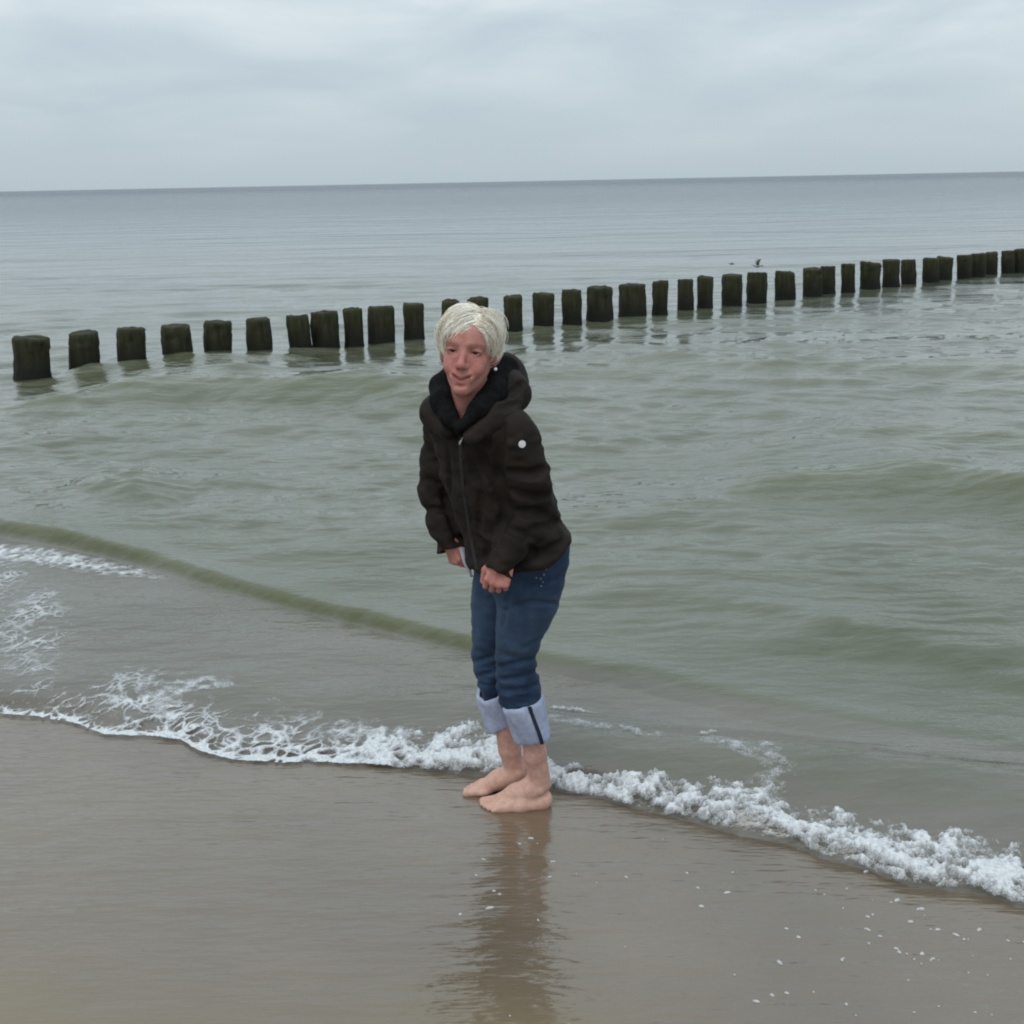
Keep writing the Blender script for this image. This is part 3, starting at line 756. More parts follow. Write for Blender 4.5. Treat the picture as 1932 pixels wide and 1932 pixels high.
def build_body():
    fd = Field((-.26, 2.95, -.02), (.19, 3.56, 1.575), 0.0026)
    # torso and limbs (mostly under the clothes)
    pel = (L_HP + R_HP) / 2; cst = (L_SH + R_SH) / 2; nb = P(893, 765, 3.22)
    fd.chain([(pel, .08), (pel * .5 + cst * .5, .075), (cst - np.array((0, 0, .06)), .075)], k=.05)
    fd.cone(cst, nb, .075, .05, k=.04)
    for sh, el, wr in ((L_SH, L_EL, L_WR), (R_SH, R_EL, R_WR)):
        fd.chain([(cst, .05), (sh * .85 + cst * .15, .030), (el, .020), (wr, .019)], k=.02)
    for hpj, kn, an in ((L_HP, L_KN, L_AN), (R_HP, R_KN, R_AN)):
        fd.chain([(hpj, .06), (kn, .034)], k=.02)
        calf = kn * .62 + an * .38 + np.array((.012, .0, 0))
        low = kn * .25 + an * .75
        fd.chain([(kn, .034), (calf, .040), (low, .0345), (an, .031)], k=.012)
    foot(fd, (L_AN[0] + .030, L_AN[1] + .002), (-1, -.04, 0), (0, 1, 0))
    foot(fd, (R_AN[0] + .052, R_AN[1] + .004), (-1, -.02, 0), (0, -1, 0))
    # hands
    hand(fd, L_WR - unit(L_WR - L_EL) * .040, unit(L_WR - L_EL) + np.array((.12, .02, -.20)), (-.25, -.9, -.3), (-1, 0, .5), 1.05, .95)
    hand(fd, R_WR - unit(R_WR - R_EL) * .028, unit((.30, -.20, -.9)), (-.80, -.60, -.1), (.6, -.5, .1), .95, .88)
    # neck
    fd.cone(nb, hp(0, -.014, -.070), .052, .048, k=.02)
    fd.cone(P(876, 785, 3.165), hp(0, .012, -.095), .026, .032, k=.03)
    # skull and face
    E = lambda c, r, k=.02, sub=False, R=RH: fd.ell(hp(*c), r, R, k, sub)
    Cn = lambda a, b_, r1, r2, k=.01, sub=False: fd.cone(hp(*a), hp(*b_), r1, r2, k, sub)
    E((0, -.014, .029), (.0680, .087, .074), .0)
    E((0, .024, -.022), (.0525, .064, .074), .03)
    E((0, .052, .036), (.050, .030, .034), .03)
    E((0, .042, -.072), (.031, .044, .040), .02)
    for s in (-1, 1):
        Cn((s * .044, .0, -.040), (s * .008, .069, -.096), .013, .012, .022)
        E((s * .037, .055, -.027), (.018, .020, .018), .018)
        E((s * .031, .066, -.048), (.014, .014, .016), .015)
        Cn((s * .012, .0830, .020), (s * .046, .064, .018), .0068, .0060, .012)
        E((s * .0675, -.008, -.012), (.009, .018, .029), .006, R=np.stack([unit(HR + HF * .35 * s * -1), HF, HU], 1))
    E((0, .079, -.096), (.016, .013, .013), .016)
    for s in (-1, 1):                                       # eye sockets, lids
        E((s * .030, .098, .001), (.0185, .024, .0105), .009, True)
        E((s * .030, .0690, .0005), (.0165, .0130, .0115), .004)
        E((s * .030, .0880, -.0005), (.0150, .0145, .0054), .0012, True)
    Cn((0, .082, .008), (0, .104, -.028), .0070, .0090, .011)
    E((0, .106, -.0335), (.0105, .0105, .0095), .008)
    for s in (-1, 1):
        E((s * .0125, .095, -.037), (.0085, .0105, .0075), .006)
        E((s * .0065, .103, -.0445), (.0035, .005, .003), .002, True)
        Cn((s * .018, .097, -.036), (s * .0335, .0835, -.058), .0048, .0042, .008, True)
        Cn((s * .0335, .0835, -.058), (s * .0355, .0790, -.066), .0038, .0020, .008, True)
    # smiling mouth
    E((0, .079, -.066), (.029, .013, .020), .014)
    for s in (-1, 1): E((s * .036, .063, -.042), (.015, .015, .015), .012)
    for s in (-1, 1):
        Cn((0, .0895, -.0655), (s * .0250, .0760, -.0570), .0042, .0020, .005)
        Cn((0, .0885, -.0785), (s * .021, .0770, -.0660), .0060, .0024, .005)
        Cn((0, .0975, -.0714), (s * .0265, .0835, -.0598), .0040, .0026, .003, True)
    E((0, .092, -.087), (.014, .006, .004), .006, True)
    for s in (-1, 1): E((s * .074, -.002, -.008), (.004, .009, .015), .004, True)
    x, y, z = fd.coords()
    fd.f = np.maximum(fd.f, -z + np.zeros_like(fd.f))
    V, Fq = fd.mesh(1)
    # colour of the skin itself
    rel = V - HC; l = np.stack([rel @ HR, rel @ HF, rel @ HU], 1)
    skin = np.tile(np.array((.50, .275, .215)), (len(V), 1))
    def blend(m, c): 
        nonlocal skin
        m = np.clip(m, 0, 1)[:, None]; skin = skin * (1 - m) + np.array(c) * m
    head = (V[:, 2] > 1.2)
    def blob(c, r): return np.exp(-(((l - np.array(c)) / np.array(r)) ** 2).sum(1)) * head
    blend(head * .9, (.44, .205, .17))
    for s in (-1, 1):
        blend(.62 * blob((s * .034, .06, -.028), (.024, .04, .024)), (.46, .145, .135))
    blend(.7 * blob((0, .1, -.03), (.016, .03, .020)), (.47, .145, .14))
    blend(.4 * blob((0, .09, -.085), (.03, .04, .02)), (.44, .18, .16))
    lipz = np.abs(l[:, 2] + .0718 - .44 * np.abs(l[:, 0]))
    lip = head * (l[:, 1] > .07) * sstep(.028, .021, np.abs(l[:, 0])) * sstep(.0105, .0070, lipz)
    blend(.65 * lip, (.33, .09, .085))
    blend(head * .8 * (l[:, 1] > .07) * sstep(.0038, .0020, lipz) * sstep(.028, .022, np.abs(l[:, 0])), (.09, .022, .022))
    for s in (-1, 1):                                       # brows and lashes
        bx = (l[:, 0] * s - .030) / .020
        br = np.exp(-bx ** 4) * np.exp(-((l[:, 2] - .0200 + .003 * bx ** 2) / .0040) ** 2) * head * (l[:, 1] > .05)
        blend(.60 * br, (.17, .085, .055))
        ex = (l[:, 0] * s - .031) / .0145
        la = np.exp(-ex ** 6) * np.exp(-((l[:, 2] - .0020 + .002 * ex ** 2) / .0028) ** 2) * head * (l[:, 1] > .06)
        blend(.95 * la, (.06, .028, .024))
        la = np.exp(-ex ** 6) * np.exp(-((l[:, 2] + .0055 - .002 * ex ** 2) / .0014) ** 2) * head * (l[:, 1] > .06)
        blend(.55 * la, (.12, .05, .04))
    legs = sstep(.42, .30, V[:, 2])
    blend(legs, (.55, .335, .275))
    blend(sstep(.13, .04, V[:, 2]) * .6, (.62, .40, .31))
    hands = (V[:, 2] > .6) & (V[:, 2] < 1.0)
    blend(hands * .9, (.46, .20, .165))
    return V, Fq, skin

m_skin, t, b = mat_new('skin')
at = t.nodes.new('ShaderNodeAttribute'); at.attribute_name = 'skin'
sn = noise_node(t, 55, 5, rough=.65); sr = ramp(t, sn.outputs['Fac'], [(0.3, (0.84, 0.72, 0.70)), (0.7, (1.08, 1.10, 1.10))])
mm = t.nodes.new('ShaderNodeMixRGB'); mm.blend_type = 'MULTIPLY'; mm.inputs[0].default_value = 1
t.links.new(at.outputs['Color'], mm.inputs[1]); t.links.new(sr.outputs[0], mm.inputs[2]); t.links.new(mm.outputs[0], b.inputs['Base Color'])
sn2 = noise_node(t, 160, 4); bump(t, b, sn2.outputs['Fac'], 0.45, 0.003)
b.inputs['Roughness'].default_value = 0.55; b.inputs['Subsurface Weight'].default_value = 0.06
b.inputs['Subsurface Radius'].default_value = (0.010, 0.004, 0.002); b.inputs['Subsurface Scale'].default_value = 0.5
b.inputs['Specular IOR Level'].default_value = 0.35

person = bpy.data.objects.new('person', None); COL.objects.link(person); person.location = (0.0, 3.37, 0.0)
bpy.context.view_layer.update()
tag(person, 'stooping barefoot person with short blond hair, dark jacket and rolled-up jeans', 'person')
V, Fq, skin = build_body()
body = mesh_obj('body', V, Fq, m_skin, person, attr={'skin': skin})

# eyes
m_eye, t, b = mat_new('eyeball'); b.inputs['Base Color'].default_value = (0.030, 0.022, 0.018, 1); b.inputs['Roughness'].default_value = 0.6; b.inputs['Specular IOR Level'].default_value = 0.1
import bmesh
def sphere_obj(name, c, r, mat, parent, seg=12):
    bm = bmesh.new(); bmesh.ops.create_uvsphere(bm, u_segments=seg, v_segments=seg // 2 + 2, radius=r)
    vs = np.array([v.co for v in bm.verts]) + np.array(c); fs = [tuple(v.index for v in f.verts) for f in bm.faces]; bm.free()
    return mesh_obj(name, vs, fs, mat, parent)
for s in (-1, 1): sphere_obj('eye', hp(s * .030, .0665, -.001), .0115, m_eye, body, 14)
m_metal, t, b = mat_new('silver'); b.inputs['Base Color'].default_value = (.85, .85, .85, 1); b.inputs['Roughness'].default_value = 0.25; b.inputs['Metallic'].default_value = 0.4
sphere_obj('earring', hp(.0745, .003, -.043), .0050, m_metal, body, 10)

# ---- jeans
def st(py, pl, pr, y, ry, ang=0.0, grow=1.0):
    c = P((pl + pr) / 2, py, y); return (c[2], c[0], c[1], (pr - pl) / 2 * y / FPX * grow, ry * grow, ang)
def wrinkle(fd, amp, fx, fz, seed, zc=None):
    x, y, z = fd.coords()
    m = np.abs(fd.f) < 0.02
    i = np.argwhere(m); p = fd.lo + fd.h * i
    n = vnoise3((p[:, 0] * fx + 3 * p[:, 2], p[:, 1] * fx, p[:, 2] * fz + p[:, 0] * fx * .35), seed) - .5
    n += .5 * (vnoise3((p[:, 0] * fx * 2.3, p[:, 1] * fx * 2.3, p[:, 2] * fz * 2.1), seed + 5) - .5)
    w = 1.0 if zc is None else 0.35 + sum(np.exp(-((p[:, 2] - c) / s) ** 2) * g for c, s, g in zc)
    fd.f[m] += (amp * n * w).astype(np.float32)
def build_jeans():
    fd = Field((-.20, 3.02, .28), (.28, 3.62, 1.02), 0.0042)
    fd.loft([st(1345, 950, 1026, 3.31, .050), st(1322, 940, 1024, 3.305, .056), st(1300, 936, 1022, 3.30, .057), st(1275, 931, 1016, 3.295, .060), st(1237, 930, 1014, 3.29, .062), st(1195, 932, 1032, 3.285, .070), st(1150, 934, 1056, 3.28, .078),
             st(1100, 934, 1069, 3.28, .088), st(1050, 930, 1074, 3.28, .095), st(1010, 935, 1074, 3.30, .095)])
    fd.loft([st(1335, 912, 960, 3.42, .044), st(1312, 905, 957, 3.415, .048), st(1290, 900, 955, 3.41, .052), st(1252, 889, 960, 3.405, .058), st(1200, 886, 968, 3.40, .065), st(1144, 886, 982, 3.40, .075), st(1100, 887, 1000, 3.39, .085),
             st(1050, 895, 1030, 3.39, .095), st(1010, 905, 1040, 3.39, .095)], k=.012)
    fd.loft([st(1105, 925, 1045, 3.34, .10), st(1060, 905, 1074, 3.335, .135), st(1020, 900, 1076, 3.335, .145), st(960, 900, 1050, 3.33, .13)], k=.03)
    wrinkle(fd, .0075, 14, 46, 3, [(.50, .11, 1.3), (.40, .06, 1.5), (.78, .08, .6)])
    for pts, r in (([(934, 1258), (975, 1252), (1008, 1240)], .006), ([(938, 1282), (980, 1280), (1016, 1262)], .007), ([(945, 1302), (985, 1304), (1018, 1290)], .006), ([(962, 1108), (948, 1180)], .009), ([(1036, 1196), (990, 1222)], .006),
                   ([(955, 1150), (1000, 1135), (1050, 1140)], .005), ([(985, 1112), (1064, 1088)], .005), ([(895, 1250), (930, 1238)], .005), ([(900, 1275), (935, 1268)], .005)): fd.crease(pts, r * .75, .012)
    return fd.mesh(1)
m_jean, t, b = mat_new('denim')
j1 = noise_node(t, 9, 4); j2 = noise_node(t, 420, 2)
jr = ramp(t, j1.outputs['Fac'], [(0.28, (0.010, 0.023, 0.054)), (0.5, (0.019, 0.040, 0.084)), (0.72, (0.042, 0.073, 0.130))])
j2r = ramp(t, j2.outputs['Fac'], [(0.3, (.75, .75, .75)), (.7, (1.2, 1.2, 1.2))])
mm = t.nodes.new('ShaderNodeMixRGB'); mm.blend_type = 'MULTIPLY'; mm.inputs[0].default_value = 1
gz = t.nodes.new('ShaderNodeNewGeometry'); sz = t.nodes.new('ShaderNodeSeparateXYZ'); t.links.new(gz.outputs['Position'], sz.inputs[0])
fz = ramp(t, sz.outputs[2], [(0.42, (0, 0, 0)), (0.56, (.30, .30, .30)), (0.68, (.36, .36, .36)), (0.80, (0, 0, 0))])       # worn thighs and knees
jn = noise_node(t, 26, 5, stretch=(1, 1, .5)); jm = t.nodes.new('ShaderNodeMath'); jm.operation = 'MULTIPLY'
t.links.new(fz.outputs[0], jm.inputs[0]); t.links.new(jn.outputs['Fac'], jm.inputs[1])
jf = t.nodes.new('ShaderNodeMixRGB'); t.links.new(jm.outputs[0], jf.inputs[0]); t.links.new(jr.outputs[0], jf.inputs[1]); jf.inputs[2].default_value = (0.11, 0.16, 0.22, 1)
t.links.new(jf.outputs[0], mm.inputs[1]); t.links.new(j2r.outputs[0], mm.inputs[2]); t.links.new(mm.outputs[0], b.inputs['Base Color'])
b.inputs['Roughness'].default_value = 0.85; b.inputs['Sheen Weight'].default_value = 0.05; b.inputs['Specular IOR Level'].default_value = 0.2
V, Fq = build_jeans(); JEANS_VF = (V, Fq)
jeans = mesh_obj('jeans', V, Fq, m_jean, person)
m_cuff = simple_mat('denim_inside', (0.30, 0.34, 0.48), (0.42, 0.46, 0.60), 60, 0.9, ((300, .4, .002),))
m_seam = simple_mat('denim_seam', (0.010, 0.014, 0.030), (0.016, 0.022, 0.045), 80, 0.9)
def frame(d):
    d = unit(d); u = unit(np.cross(d, (0, 1, 0.0))); v = np.cross(d, u); return d, u, v
def build_cuff(A, B, ra, rb, seed, ey=1.0):
    d, u, v = frame(B - A); n = 48; rings = []
    prof = [(0.02, -.008), (0.0, -.002), (.02, .002), (.10, .004), (.3, .004), (.5, .003), (.7, .0035), (.9, .004), (.98, .003), (1.0, 0), (.985, -.004), (.9, -.006), (.6, -.008)]
    vs, fs = [], []
    for t_, o_ in prof:
        for j in range(n):
            a = 6.2832 * j / n
            r = ra + (rb - ra) * t_ + o_ + .0035 * math.sin(3 * a + seed + 4 * t_) + .0022 * math.sin(7 * a + seed * 2 + 6 * t_)
            e_ = .006 * math.sin(2 * a + seed)
            vs.append(A + (B - A) * t_ + d * e_ + u * r * math.cos(a) + v * r * ey * math.sin(a))
    for k in range(len(prof) - 1):
        for j in range(n):
            j2 = (j + 1) % n; fs.append((k * n + j, k * n + j2, (k + 1) * n + j2, (k + 1) * n + j))
    return vs, fs
CA, CB = P(982, 1318, 3.30), P(1006, 1388, 3.325)
v_, f_ = build_cuff(CA, CB, .0600, .0535, 1.0); mesh_obj('cuff', v_, f_, m_cuff, jeans)
v_, f_ = build_cuff(P(929, 1304, 3.412), P(945, 1366, 3.43), .050, .045, 2.6); mesh_obj('cuff', v_, f_, m_cuff, jeans)
def strip(name, pts, w, th, mat, parent, across):
    """flat narrow strip along pts"""
    vs, fs = [], []
    for p in pts:
        p = np.array(p); a_ = unit(across); nrm = np.array((0, -1.0, .25))
        for sx, sn_ in ((-1, 0), (1, 0), (1, 1), (-1, 1)): vs.append(p + a_ * w * sx + nrm * th * sn_)
    for k in range(len(pts) - 1):
        for j in range(4):
            j2 = (j + 1) % 4; fs.append((k * 4 + j, k * 4 + j2, k * 4 + 4 + j2, k * 4 + 4 + j))
    fs.append((3, 2, 1, 0)); m = len(vs); fs.append((m - 4, m - 3, m - 2, m - 1))
    return mesh_obj(name, vs, fs, mat, parent, smooth=False)
def on_cuff(t_, a):
    d, u, v = frame(CB - CA)
    r = .0600 + (.0535 - .0600) * t_ + .0040 + .0035 * math.sin(3 * a + 1.0 + 4 * t_) + .0022 * math.sin(7 * a + 2.0 + 6 * t_)
    return CA + (CB - CA) * t_ + d * .006 * math.sin(2 * a + 1.0) + u * r * math.cos(a) + v * r * math.sin(a)
_d, _u, _v = frame(CB - CA)
_w = unit((.42, -.9, 0)); sa_ = math.atan2(_w @ _v, _w @ _u)
strip('seam_strip', [on_cuff(q, sa_) for q in np.linspace(0.0, 1.0, 10)], .0060, .0030, m_seam, jeans, (1, .42, 0))

# ---- jacket
JB = P(1080, 988, 3.37); JF = P(893, 1090, 3.20)
hem_d = unit(JF - JB); hem_n = np.cross(LT, hem_d); hem_n = unit(hem_n if hem_n[2] > 0 else -hem_n)
def build_jacket():
    fd = Field((-.34, 2.90, .74), (.26, 3.64, 1.40), 0.0042)
    an = math.atan2(LT[1], LT[0])
    def sj(py, px, y, rl, rf, da=0): c = P(px, py, y); return (c[2], c[0], c[1], rl, rf, an + da)
    fd.loft([sj(1130, 985, 3.31, .170, .150), sj(1085, 985, 3.31, .172, .152), sj(1040, 977, 3.305, .175, .148), sj(1000, 968, 3.30, .178, .140), sj(960, 952, 3.29, .180, .132), sj(900, 930, 3.28, .186, .128),
             sj(850, 914, 3.275, .180, .125), sj(815, 906, 3.27, .170, .118), sj(785, 902, 3.26, .145, .105), sj(758, 900, 3.25, .105, .09), sj(735, 900, 3.25, .08, .07)])
    fd.chain([(L_SH + np.array((-.05, .05, .02)), .06), (L_SH, .066), (L_SH * .5 + L_EL * .5 + np.array((.010, -.012, 0)), .064), (L_EL, .061), (L_EL * .5 + L_WR * .5, .053), (L_WR + unit(L_WR - L_EL) * -.01, .041)], k=.010)
    fd.chain([(R_SH + np.array((.04, -.04, .02)), .065), (R_SH, .064), (R_SH * .5 + R_EL * .5 + np.array((-.005, 0, 0)), .056), (R_EL, .054), (R_EL * .5 + R_WR * .5, .047), (R_WR, .040)], k=.018)
    x, y, z = fd.coords()
    # hem: cut, with a gathered band; sleeves stay
    def seg(a, c):
        d = c - a; L = d @ d
        t_ = np.clip(((x - a[0]) * d[0] + (y - a[1]) * d[1] + (z - a[2]) * d[2]) / L, 0, 1)
        return np.sqrt((x - a[0] - t_ * d[0]) ** 2 + (y - a[1] - t_ * d[1]) ** 2 + (z - a[2] - t_ * d[2]) ** 2)
    hd = (x - JB[0]) * hem_n[0] + (y - JB[1]) * hem_n[1] + (z - JB[2]) * hem_n[2]
    sl = np.minimum(seg(L_EL, L_WR), seg(R_EL, R_WR)) - .075
    fd.f = fd.f - .009 * np.exp(-((hd - .018) / .014) ** 2) + .007 * np.exp(-((hd - .048) / .012) ** 2)
    cut = -hd
    fd.f = np.maximum(fd.f, np.where(sl > 0, cut, np.minimum(cut, sl * 1.0)))
    # sleeve ends
    for e_, w_, dd in ((L_EL, L_WR, .008), (R_EL, R_WR, .008)):
        d = unit(w_ - e_); q = w_ + d * dd
        ax = (x - q[0]) * d[0] + (y - q[1]) * d[1] + (z - q[2]) * d[2]
        near = (seg(e_, w_ + d * .06) < .085)
        tor = seg(L_EL, L_SH) 
        # only the sleeve's own tube is cut, not the torso beside it
        fd.f = np.where(near & (ax > -.002) & (seg(w_, w_ + d * .05) < .060), np.maximum(fd.f, ax), fd.f)
        fd.cone(q - d * .016, q + d * .03, .024, .027, .004, True)
    # front zip furrow
    for a_, b_ in zip(ZIP[:-1], ZIP[1:]): fd.cone(a_, b_, .006, .006, .008, True)
    # neck opening
    fd.cone(P(872, 772, 3.08), P(892, 690, 3.20), .026, .085, .012, True)
    # creases
    wrinkle(fd, .015, 13, 30, 9)
    for pts, r in (([(957, 890), (1000, 896), (1044, 880)], .0085), ([(963, 926), (1008, 938), (1048, 936)], .0085), ([(975, 965), (1015, 968), (1052, 985)], .009), ([(955, 998), (1012, 1018)], .007),
                   ([(946, 800), (940, 860), (940, 912), (957, 965), (938, 1010), (916, 1052)], .013), ([(826, 870), (840, 940), (862, 1015)], .006), ([(800, 905), (835, 915)], .004), ([(806, 960), (850, 965)], .004),
                   ([(885, 865), (908, 935), (903, 1000)], .007), ([(905, 1015), (935, 1052)], .007), ([(845, 850), (850, 930)], .006), ([(905, 850), (925, 900)], .006), ([(1000, 1000), (1060, 985)], .006), ([(990, 1020), (1010, 1045)], .006)):
        fd.crease(pts, r)
    return fd.mesh(1)
def torso_pt(px, py, out_=0.0):
    """front surface of the jacket along the zip"""
    y = np.interp(py, [800, 850, 900, 960, 1000, 1040, 1085], [3.085, 3.085, 3.09, 3.105, 3.115, 3.13, 3.15])
    return P(px, py, y - out_)
ZIP = [torso_pt(866, 812), torso_pt(868, 850), torso_pt(872, 900), torso_pt(880, 960), torso_pt(888, 1010), torso_pt(896, 1060), torso_pt(902, 1090)]
m_jack, t, b = mat_new('jacket_cloth')
j1 = noise_node(t, 11, 5); j2 = noise_node(t, 260, 2); j3 = noise_node(t, 34, 4)
jr = ramp(t, j1.outputs['Fac'], [(0.3, (0.0085, 0.0060, 0.0046)), (0.7, (0.022, 0.0150, 0.0115))])
t.links.new(jr.outputs[0], b.inputs['Base Color']); b.inputs['Roughness'].default_value = 0.8; b.inputs['Specular IOR Level'].default_value = 0.25
pv = bump(t, None, j3.outputs['Fac'], 0.5, 0.007); bump(t, b, j2.outputs['Fac'], 0.4, 0.002, pv)
V, Fq = build_jacket(); JACK_VF = (V, Fq)
jacket = mesh_obj('jacket', V, Fq, m_jack, person)
m_fleece = simple_mat('fleece_lining', (0.004, 0.004, 0.0045), (0.011, 0.0105, 0.011), 60, 0.95, ((140, .6, .005),), spec=0.1)
def build_hood():
    fd = Field((-.25, 2.95, 1.10), (.14, 3.50, 1.52), 0.004)
    fd.chain([(P(905, 712, 3.37), .046), (P(952, 706, 3.33), .056), (P(958, 742, 3.24), .058), (P(940, 785, 3.14), .046), (P(890, 822, 3.075), .022)], k=.02)
    fd.chain([(P(905, 712, 3.37), .046), (P(850, 735, 3.34), .045), (P(828, 782, 3.23), .050), (P(846, 812, 3.14), .026)], k=.02)
    fd.ell(P(955, 735, 3.33), (.060, .065, .065), k=.03)
    fd.cone(P(868, 790, 3.06), P(888, 690, 3.20), .036, .082, .012, True)
    wrinkle(fd, .010, 18, 30, 21)
    fd.crease([(938, 752), (965, 742), (990, 722)], .005); fd.crease([(940, 772), (975, 762)], .004)
    return fd.mesh(1)
V, Fq = build_hood(); mesh_obj('hood', V, Fq, m_jack, jacket)
def build_lining():
    fd = Field((-.27, 2.93, 1.10), (.12, 3.48, 1.52), 0.004)
    fd.chain([(P(866, 806, 3.08), .009), (P(848, 788, 3.115), .024), (P(834, 758, 3.17), .031), (P(832, 730, 3.25), .032), (P(862, 706, 3.32), .036), (P(915, 690, 3.345), .042), (P(952, 700, 3.29), .040), (P(934, 738, 3.17), .033), (P(901, 774, 3.10), .026), (P(870, 806, 3.07), .010)], k=.015)
    fd.cone(P(866, 803, 3.085), P(867, 812, 3.10), .014, .014, k=.010)
    fd.cone(P(867, 785, 3.04), P(878, 700, 3.15), .012, .040, .010, True)
    wrinkle(fd, .004, 20, 26, 31)
    return fd.mesh(1)
V, Fq = build_lining(); mesh_obj('hood_lining', V, Fq, m_fleece, jacket)
m_zip = simple_mat('zip_tape', (0.010, 0.010, 0.010), (0.02, 0.02, 0.02), 90, 0.6)
from mathutils.bvhtree import BVHTree
def bvh(vf): return BVHTree.FromPolygons(vf[0].tolist(), vf[1].tolist())
BJ = bvh(JACK_VF); BD = bvh(JEANS_VF)
def hit(tree, px, py):
    p, n, i, d = tree.ray_cast(Vector(CPOS), Vector(unit(ray(px, py))))
    return (None, None) if p is None else (np.array(p), np.array(n))
def smooth_pts(pts): return [pts[0]] + [(a + 2 * b_ + c) / 4 for a, b_, c in zip(pts[:-2], pts[1:-1], pts[2:])] + [pts[-1]]
zp = [hit(BJ, np.interp(py, [815, 900, 960, 1010, 1060, 1080], [867, 871, 879, 887, 897, 901]), py)[0] for py in range(822, 1080, 12)]
zp = [p for p in zp if p is not None]
strip('zip', smooth_pts(smooth_pts(zp)), .0050, .0035, m_zip, jacket, (1, -.5, 0))
# round pale badge on the left sleeve
m_badge = simple_mat('badge_print', (0.62, 0.61, 0.62), (0.72, 0.71, 0.72), 80, 0.6)
def disc(name, p, n, r, th, mat, parent, seg=20):
    n = unit(n); u = unit(np.cross(n, (0, 0, 1.0))); v = np.cross(n, u); vs = []; fs = []
    for rr, hh in ((1.0, -.004), (1.0, th * .6), (.92, th), (.0, th * 1.05)):
        for j in range(seg):
            a = 6.2832 * j / seg; vs.append(p + u * r * rr * math.cos(a) + v * r * rr * math.sin(a) + n * hh)
    for k in range(3):
        for j in range(seg):
            j2 = (j + 1) % seg; fs.append((k * seg + j, k * seg + j2, (k + 1) * seg + j2, (k + 1) * seg + j))
    return mesh_obj(name, vs, fs, mat, parent)
p, n = hit(BJ, 985, 838); disc('badge', p, n, .0100, .0015, m_badge, jacket).data.polygons.foreach_set('use_smooth', [False] * 60)
p, n = hit(BJ, 875, 826)
def tube(name, pts, r, mat, parent, n_=8):
    v, f = lathe(pts if isinstance(r, str) else [(q, r) for q in pts], n_); return mesh_obj(name, v, f, mat, parent)
def lathe(path, n=8):
    vs, fs = [], []
    path = [(np.array(p, float), r) for p, r in path]
    for i, (p, r) in enumerate(path):
        d = path[min(i + 1, len(path) - 1)][0] - path[max(i - 1, 0)][0]; d /= np.linalg.norm(d)
        u = np.cross(d, (0.1, 0.2, 1.0)); u /= np.linalg.norm(u); v = np.cross(d, u)
        rx, ry = (r, r) if np.isscalar(r) else r
        for j in range(n):
            a = 6.2832 * j / n; vs.append(p + u * rx * math.cos(a) + v * ry * math.sin(a))
    for i in range(len(path) - 1):
        for j in range(n):
            j2 = (j + 1) % n; fs.append((i * n + j, i * n + j2, (i + 1) * n + j2, (i + 1) * n + j))
    fs.append(tuple(range(n - 1, -1, -1))); fs.append(tuple(range((len(path) - 1) * n, len(path) * n)))
    return vs, fs
tube('zip_pull', [p + n * .005, p + n * .007 + np.array((-.006, 0, -.012)), p + n * .006 + np.array((-.009, 0, -.020))], .0026, m_metal, jacket)
# pale corner of a shirt hanging out under the jacket, beside the right hand
m_shirt = simple_mat('shirt_cotton', (0.26, 0.26, 0.31), (0.34, 0.34, 0.40), 40, 0.9)
v, f = lathe([(P(872, 1035, 3.30), (.010, .006)), (P(878, 1052, 3.28), (.014, .006)), (P(883, 1068, 3.265), (.016, .005)), (P(887, 1080, 3.26), (.014, .004)), (P(890, 1088, 3.26), (.008, .003))], 10)
mesh_obj('shirt_hem', v, f, m_shirt, person)
# pocket studs
m_stud = simple_mat('pocket_studs', (0.10, 0.13, 0.16), (0.20, 0.22, 0.25), 90, 0.5)
vs, fs = [], []
for px, py in ((1030, 1074), (1026, 1084), (1020, 1092), (1024, 1098), (1021, 1106), (1012, 1090)):
    p, n = hit(BD, px, py)
    if p is None: continue
    v, f = lathe([(p - n * .002, .0032), (p + n * .0015, .0030), (p + n * .0022, .0012)], 8)
    fs += [tuple(i + len(vs) for i in q) for q in f]; vs += list(v)
mesh_obj('pocket_studs', vs, fs, m_stud, jeans)

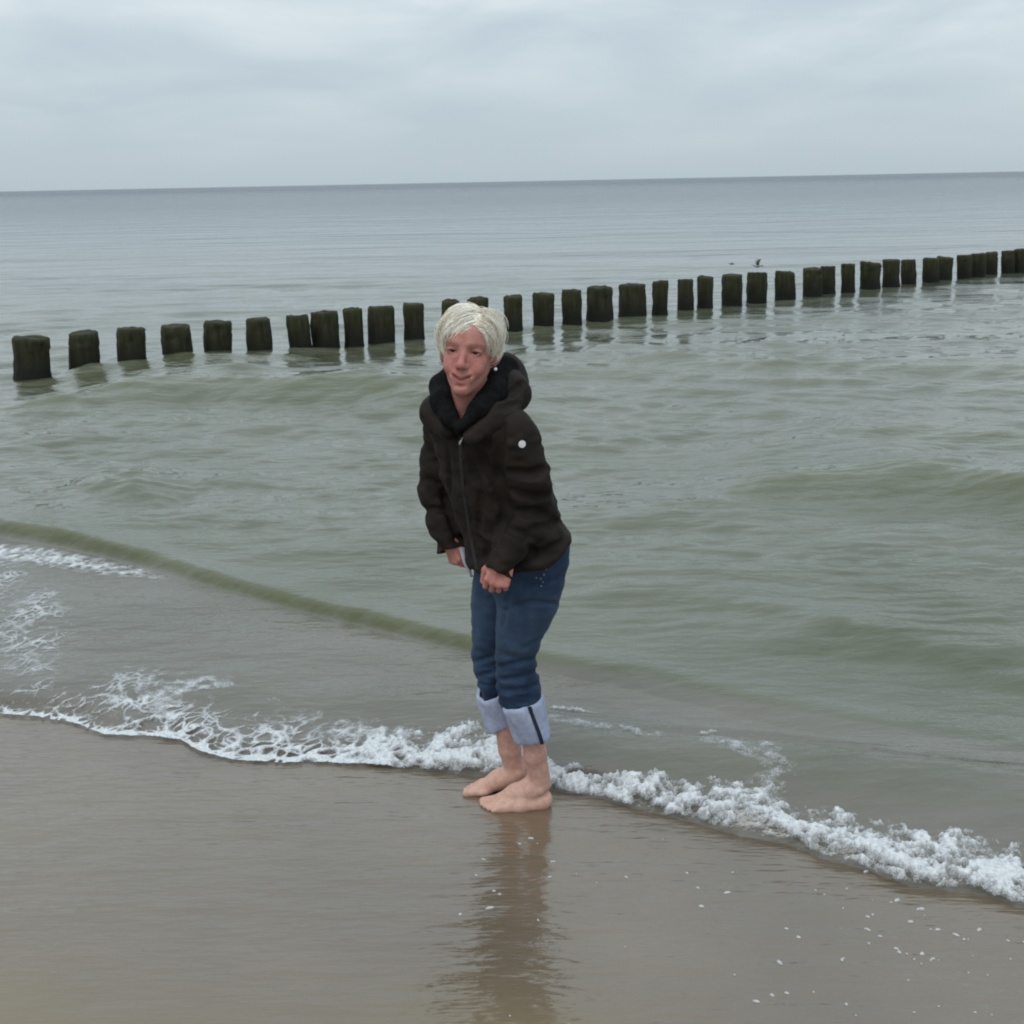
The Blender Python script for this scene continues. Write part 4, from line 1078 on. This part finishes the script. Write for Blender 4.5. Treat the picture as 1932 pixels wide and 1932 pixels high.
# ---- hair: a cap following the scalp and some thousands of strands in clumps
SC, SR = np.array((0, -.014, .029)), np.array((.0700, .089, .0765))
def hairline(y): return np.interp(y, [-.12, -.07, -.03, -.005, .012, .03, .05, .09], [-.06, -.055, -.022, -.004, .010, .034, .054, .062])
def to_world(l): return HC + l[..., 0:1] * HR + l[..., 1:2] * HF + l[..., 2:3] * HU
def build_hair():
    rg = np.random.default_rng(23)
    fd = Field(HC - .14, HC + .15, .003)
    fd.ell(hp(*SC), SR + .007, RH)
    x, y, z = fd.coords()
    dx_, dy_, dz_ = x - HC[0], y - HC[1], z - HC[2]
    lx = dx_ * HR[0] + dy_ * HR[1] + dz_ * HR[2]; ly = dx_ * HF[0] + dy_ * HF[1] + dz_ * HF[2]; lz = dx_ * HU[0] + dy_ * HU[1] + dz_ * HU[2]
    fd.f = np.maximum(fd.f, hairline(ly) + .006 - lz)
    Vc, Fcap = fd.mesh(2)
    tri = np.concatenate([Fcap[:, [0, 1, 2]], Fcap[:, [0, 2, 3]]])
    V = [Vc]; Fs = [tri]; tone = [np.full(len(Vc), .32)]; base = len(Vc)
    S = 9
    clumps = 0
    while clumps < 1150:
        q = rg.normal(size=3); q /= np.linalg.norm(q)
        r = SC + SR * q
        if r[2] < hairline(r[1]) + .002: continue
        clumps += 1
        xp = .020 - .10 * max(0, .09 - r[1]) * .4                      # parting, on her left of centre
        side = 1.0 if r[0] + rg.normal(0, .009) > xp else -1.0
        fr = sstep(-.02, .05, np.array(r[1])).item()
        back = sstep(-.02, -.07, np.array(r[1])).item()
        flow = np.array((side * (.85 + .35 * fr), .55 * fr - .7 * back + .1, -.35 - .5 * back))
        if side > 0: flow = np.array((.9, -.15 * (1 - fr) + .05 * fr - .5 * back, -.55))
        flow = flow + rg.normal(0, .12, 3)
        ln = rg.uniform(.056, .088) * (.88 if side > 0 else 1.0)
        if fr > .8 and r[2] < .085 and abs(r[0] - xp) > .018 and rg.random() < .5:            # fringe
            flow = np.array((side * .95, .7, -.45)) + rg.normal(0, .13, 3); ln = rg.uniform(.034, .054)
        if r[2] < .05 and r[1] > -.06: ln *= .62                       # cropped round the ears
        top = sstep(.06, .11, np.array(r[2])).item()
        vol = rg.uniform(.006, .013) + .010 * top + (.016 * rg.random() if rg.random() < .10 else 0)
        tn = np.clip(rg.normal(.56, .28), 0, 1)
        for k in range(9):
            p = r + rg.normal(0, .0035, 3); v = p - SC; p = SC + v / np.linalg.norm(v / SR)
            pts = []; L_ = ln * rg.uniform(.85, 1.1); fl = flow + rg.normal(0, .09, 3); vl = vol * rg.uniform(.7, 1.25)
            wob = rg.normal(0, .0012, 3)
            for s_ in range(S):
                t_ = s_ / (S - 1)
                nn = (p - SC) / SR ** 2; nn /= np.linalg.norm(nn)
                lift = .002 + vl * (math.sin(min(t_ * 1.9, 1.57)) - .35 * t_ ** 2)
                pts.append(p + nn * lift + wob * math.sin(5 * t_ + k))
                g = fl + np.array((0, 0, -.9 * t_)); tg = g - nn * (g @ nn)
                tg /= np.linalg.norm(tg) + 1e-9
                p = p + tg * L_ / (S - 1)
                v = p - SC; e_ = np.linalg.norm(v / SR)
                if p[2] > -.02 or e_ < 1: p = SC + v / e_
            pts = np.array(pts)
            d = np.gradient(pts, axis=0); d /= np.linalg.norm(d, axis=1)[:, None] + 1e-9
            u = np.cross(d, (.3, .5, .8)); u /= np.linalg.norm(u, axis=1)[:, None] + 1e-9; w = np.cross(d, u)
            rad = np.linspace(.0010, .0004, S)[:, None]
            ring = np.stack([pts + rad * (u * math.cos(a) + w * math.sin(a)) for a in (0, 2.094, 4.189)], 1)
            V.append(to_world(ring.reshape(-1, 3)))
            ii = np.arange(S - 1)[:, None] * 3
            for j in range(3):
                j2 = (j + 1) % 3
                Fs.append(np.concatenate([np.concatenate([ii + j, ii + j2, ii + 3 + j2], 1), np.concatenate([ii + j, ii + 3 + j2, ii + 3 + j], 1)]) + base)
            tone.append(np.full(S * 3, np.clip(tn + rg.normal(0, .10), 0, 1))); base += S * 3
    return np.concatenate(V), np.concatenate(Fs), np.concatenate(tone)
m_hair, t, b = mat_new('blond_hair')
at = t.nodes.new('ShaderNodeAttribute'); at.attribute_name = 'tone'
hr_ = ramp(t, at.outputs['Fac'], [(0.0, (0.70, 0.60, 0.45)), (0.45, (0.92, 0.87, 0.75)), (1.0, (0.96, 0.94, 0.88))])
t.links.new(hr_.outputs[0], b.inputs['Base Color']); b.inputs['Roughness'].default_value = 0.42; b.inputs['Specular IOR Level'].default_value = 0.4
V, Fq, tone = build_hair()
mesh_obj('hair', V, Fq, m_hair, person, attr={'tone': tone})
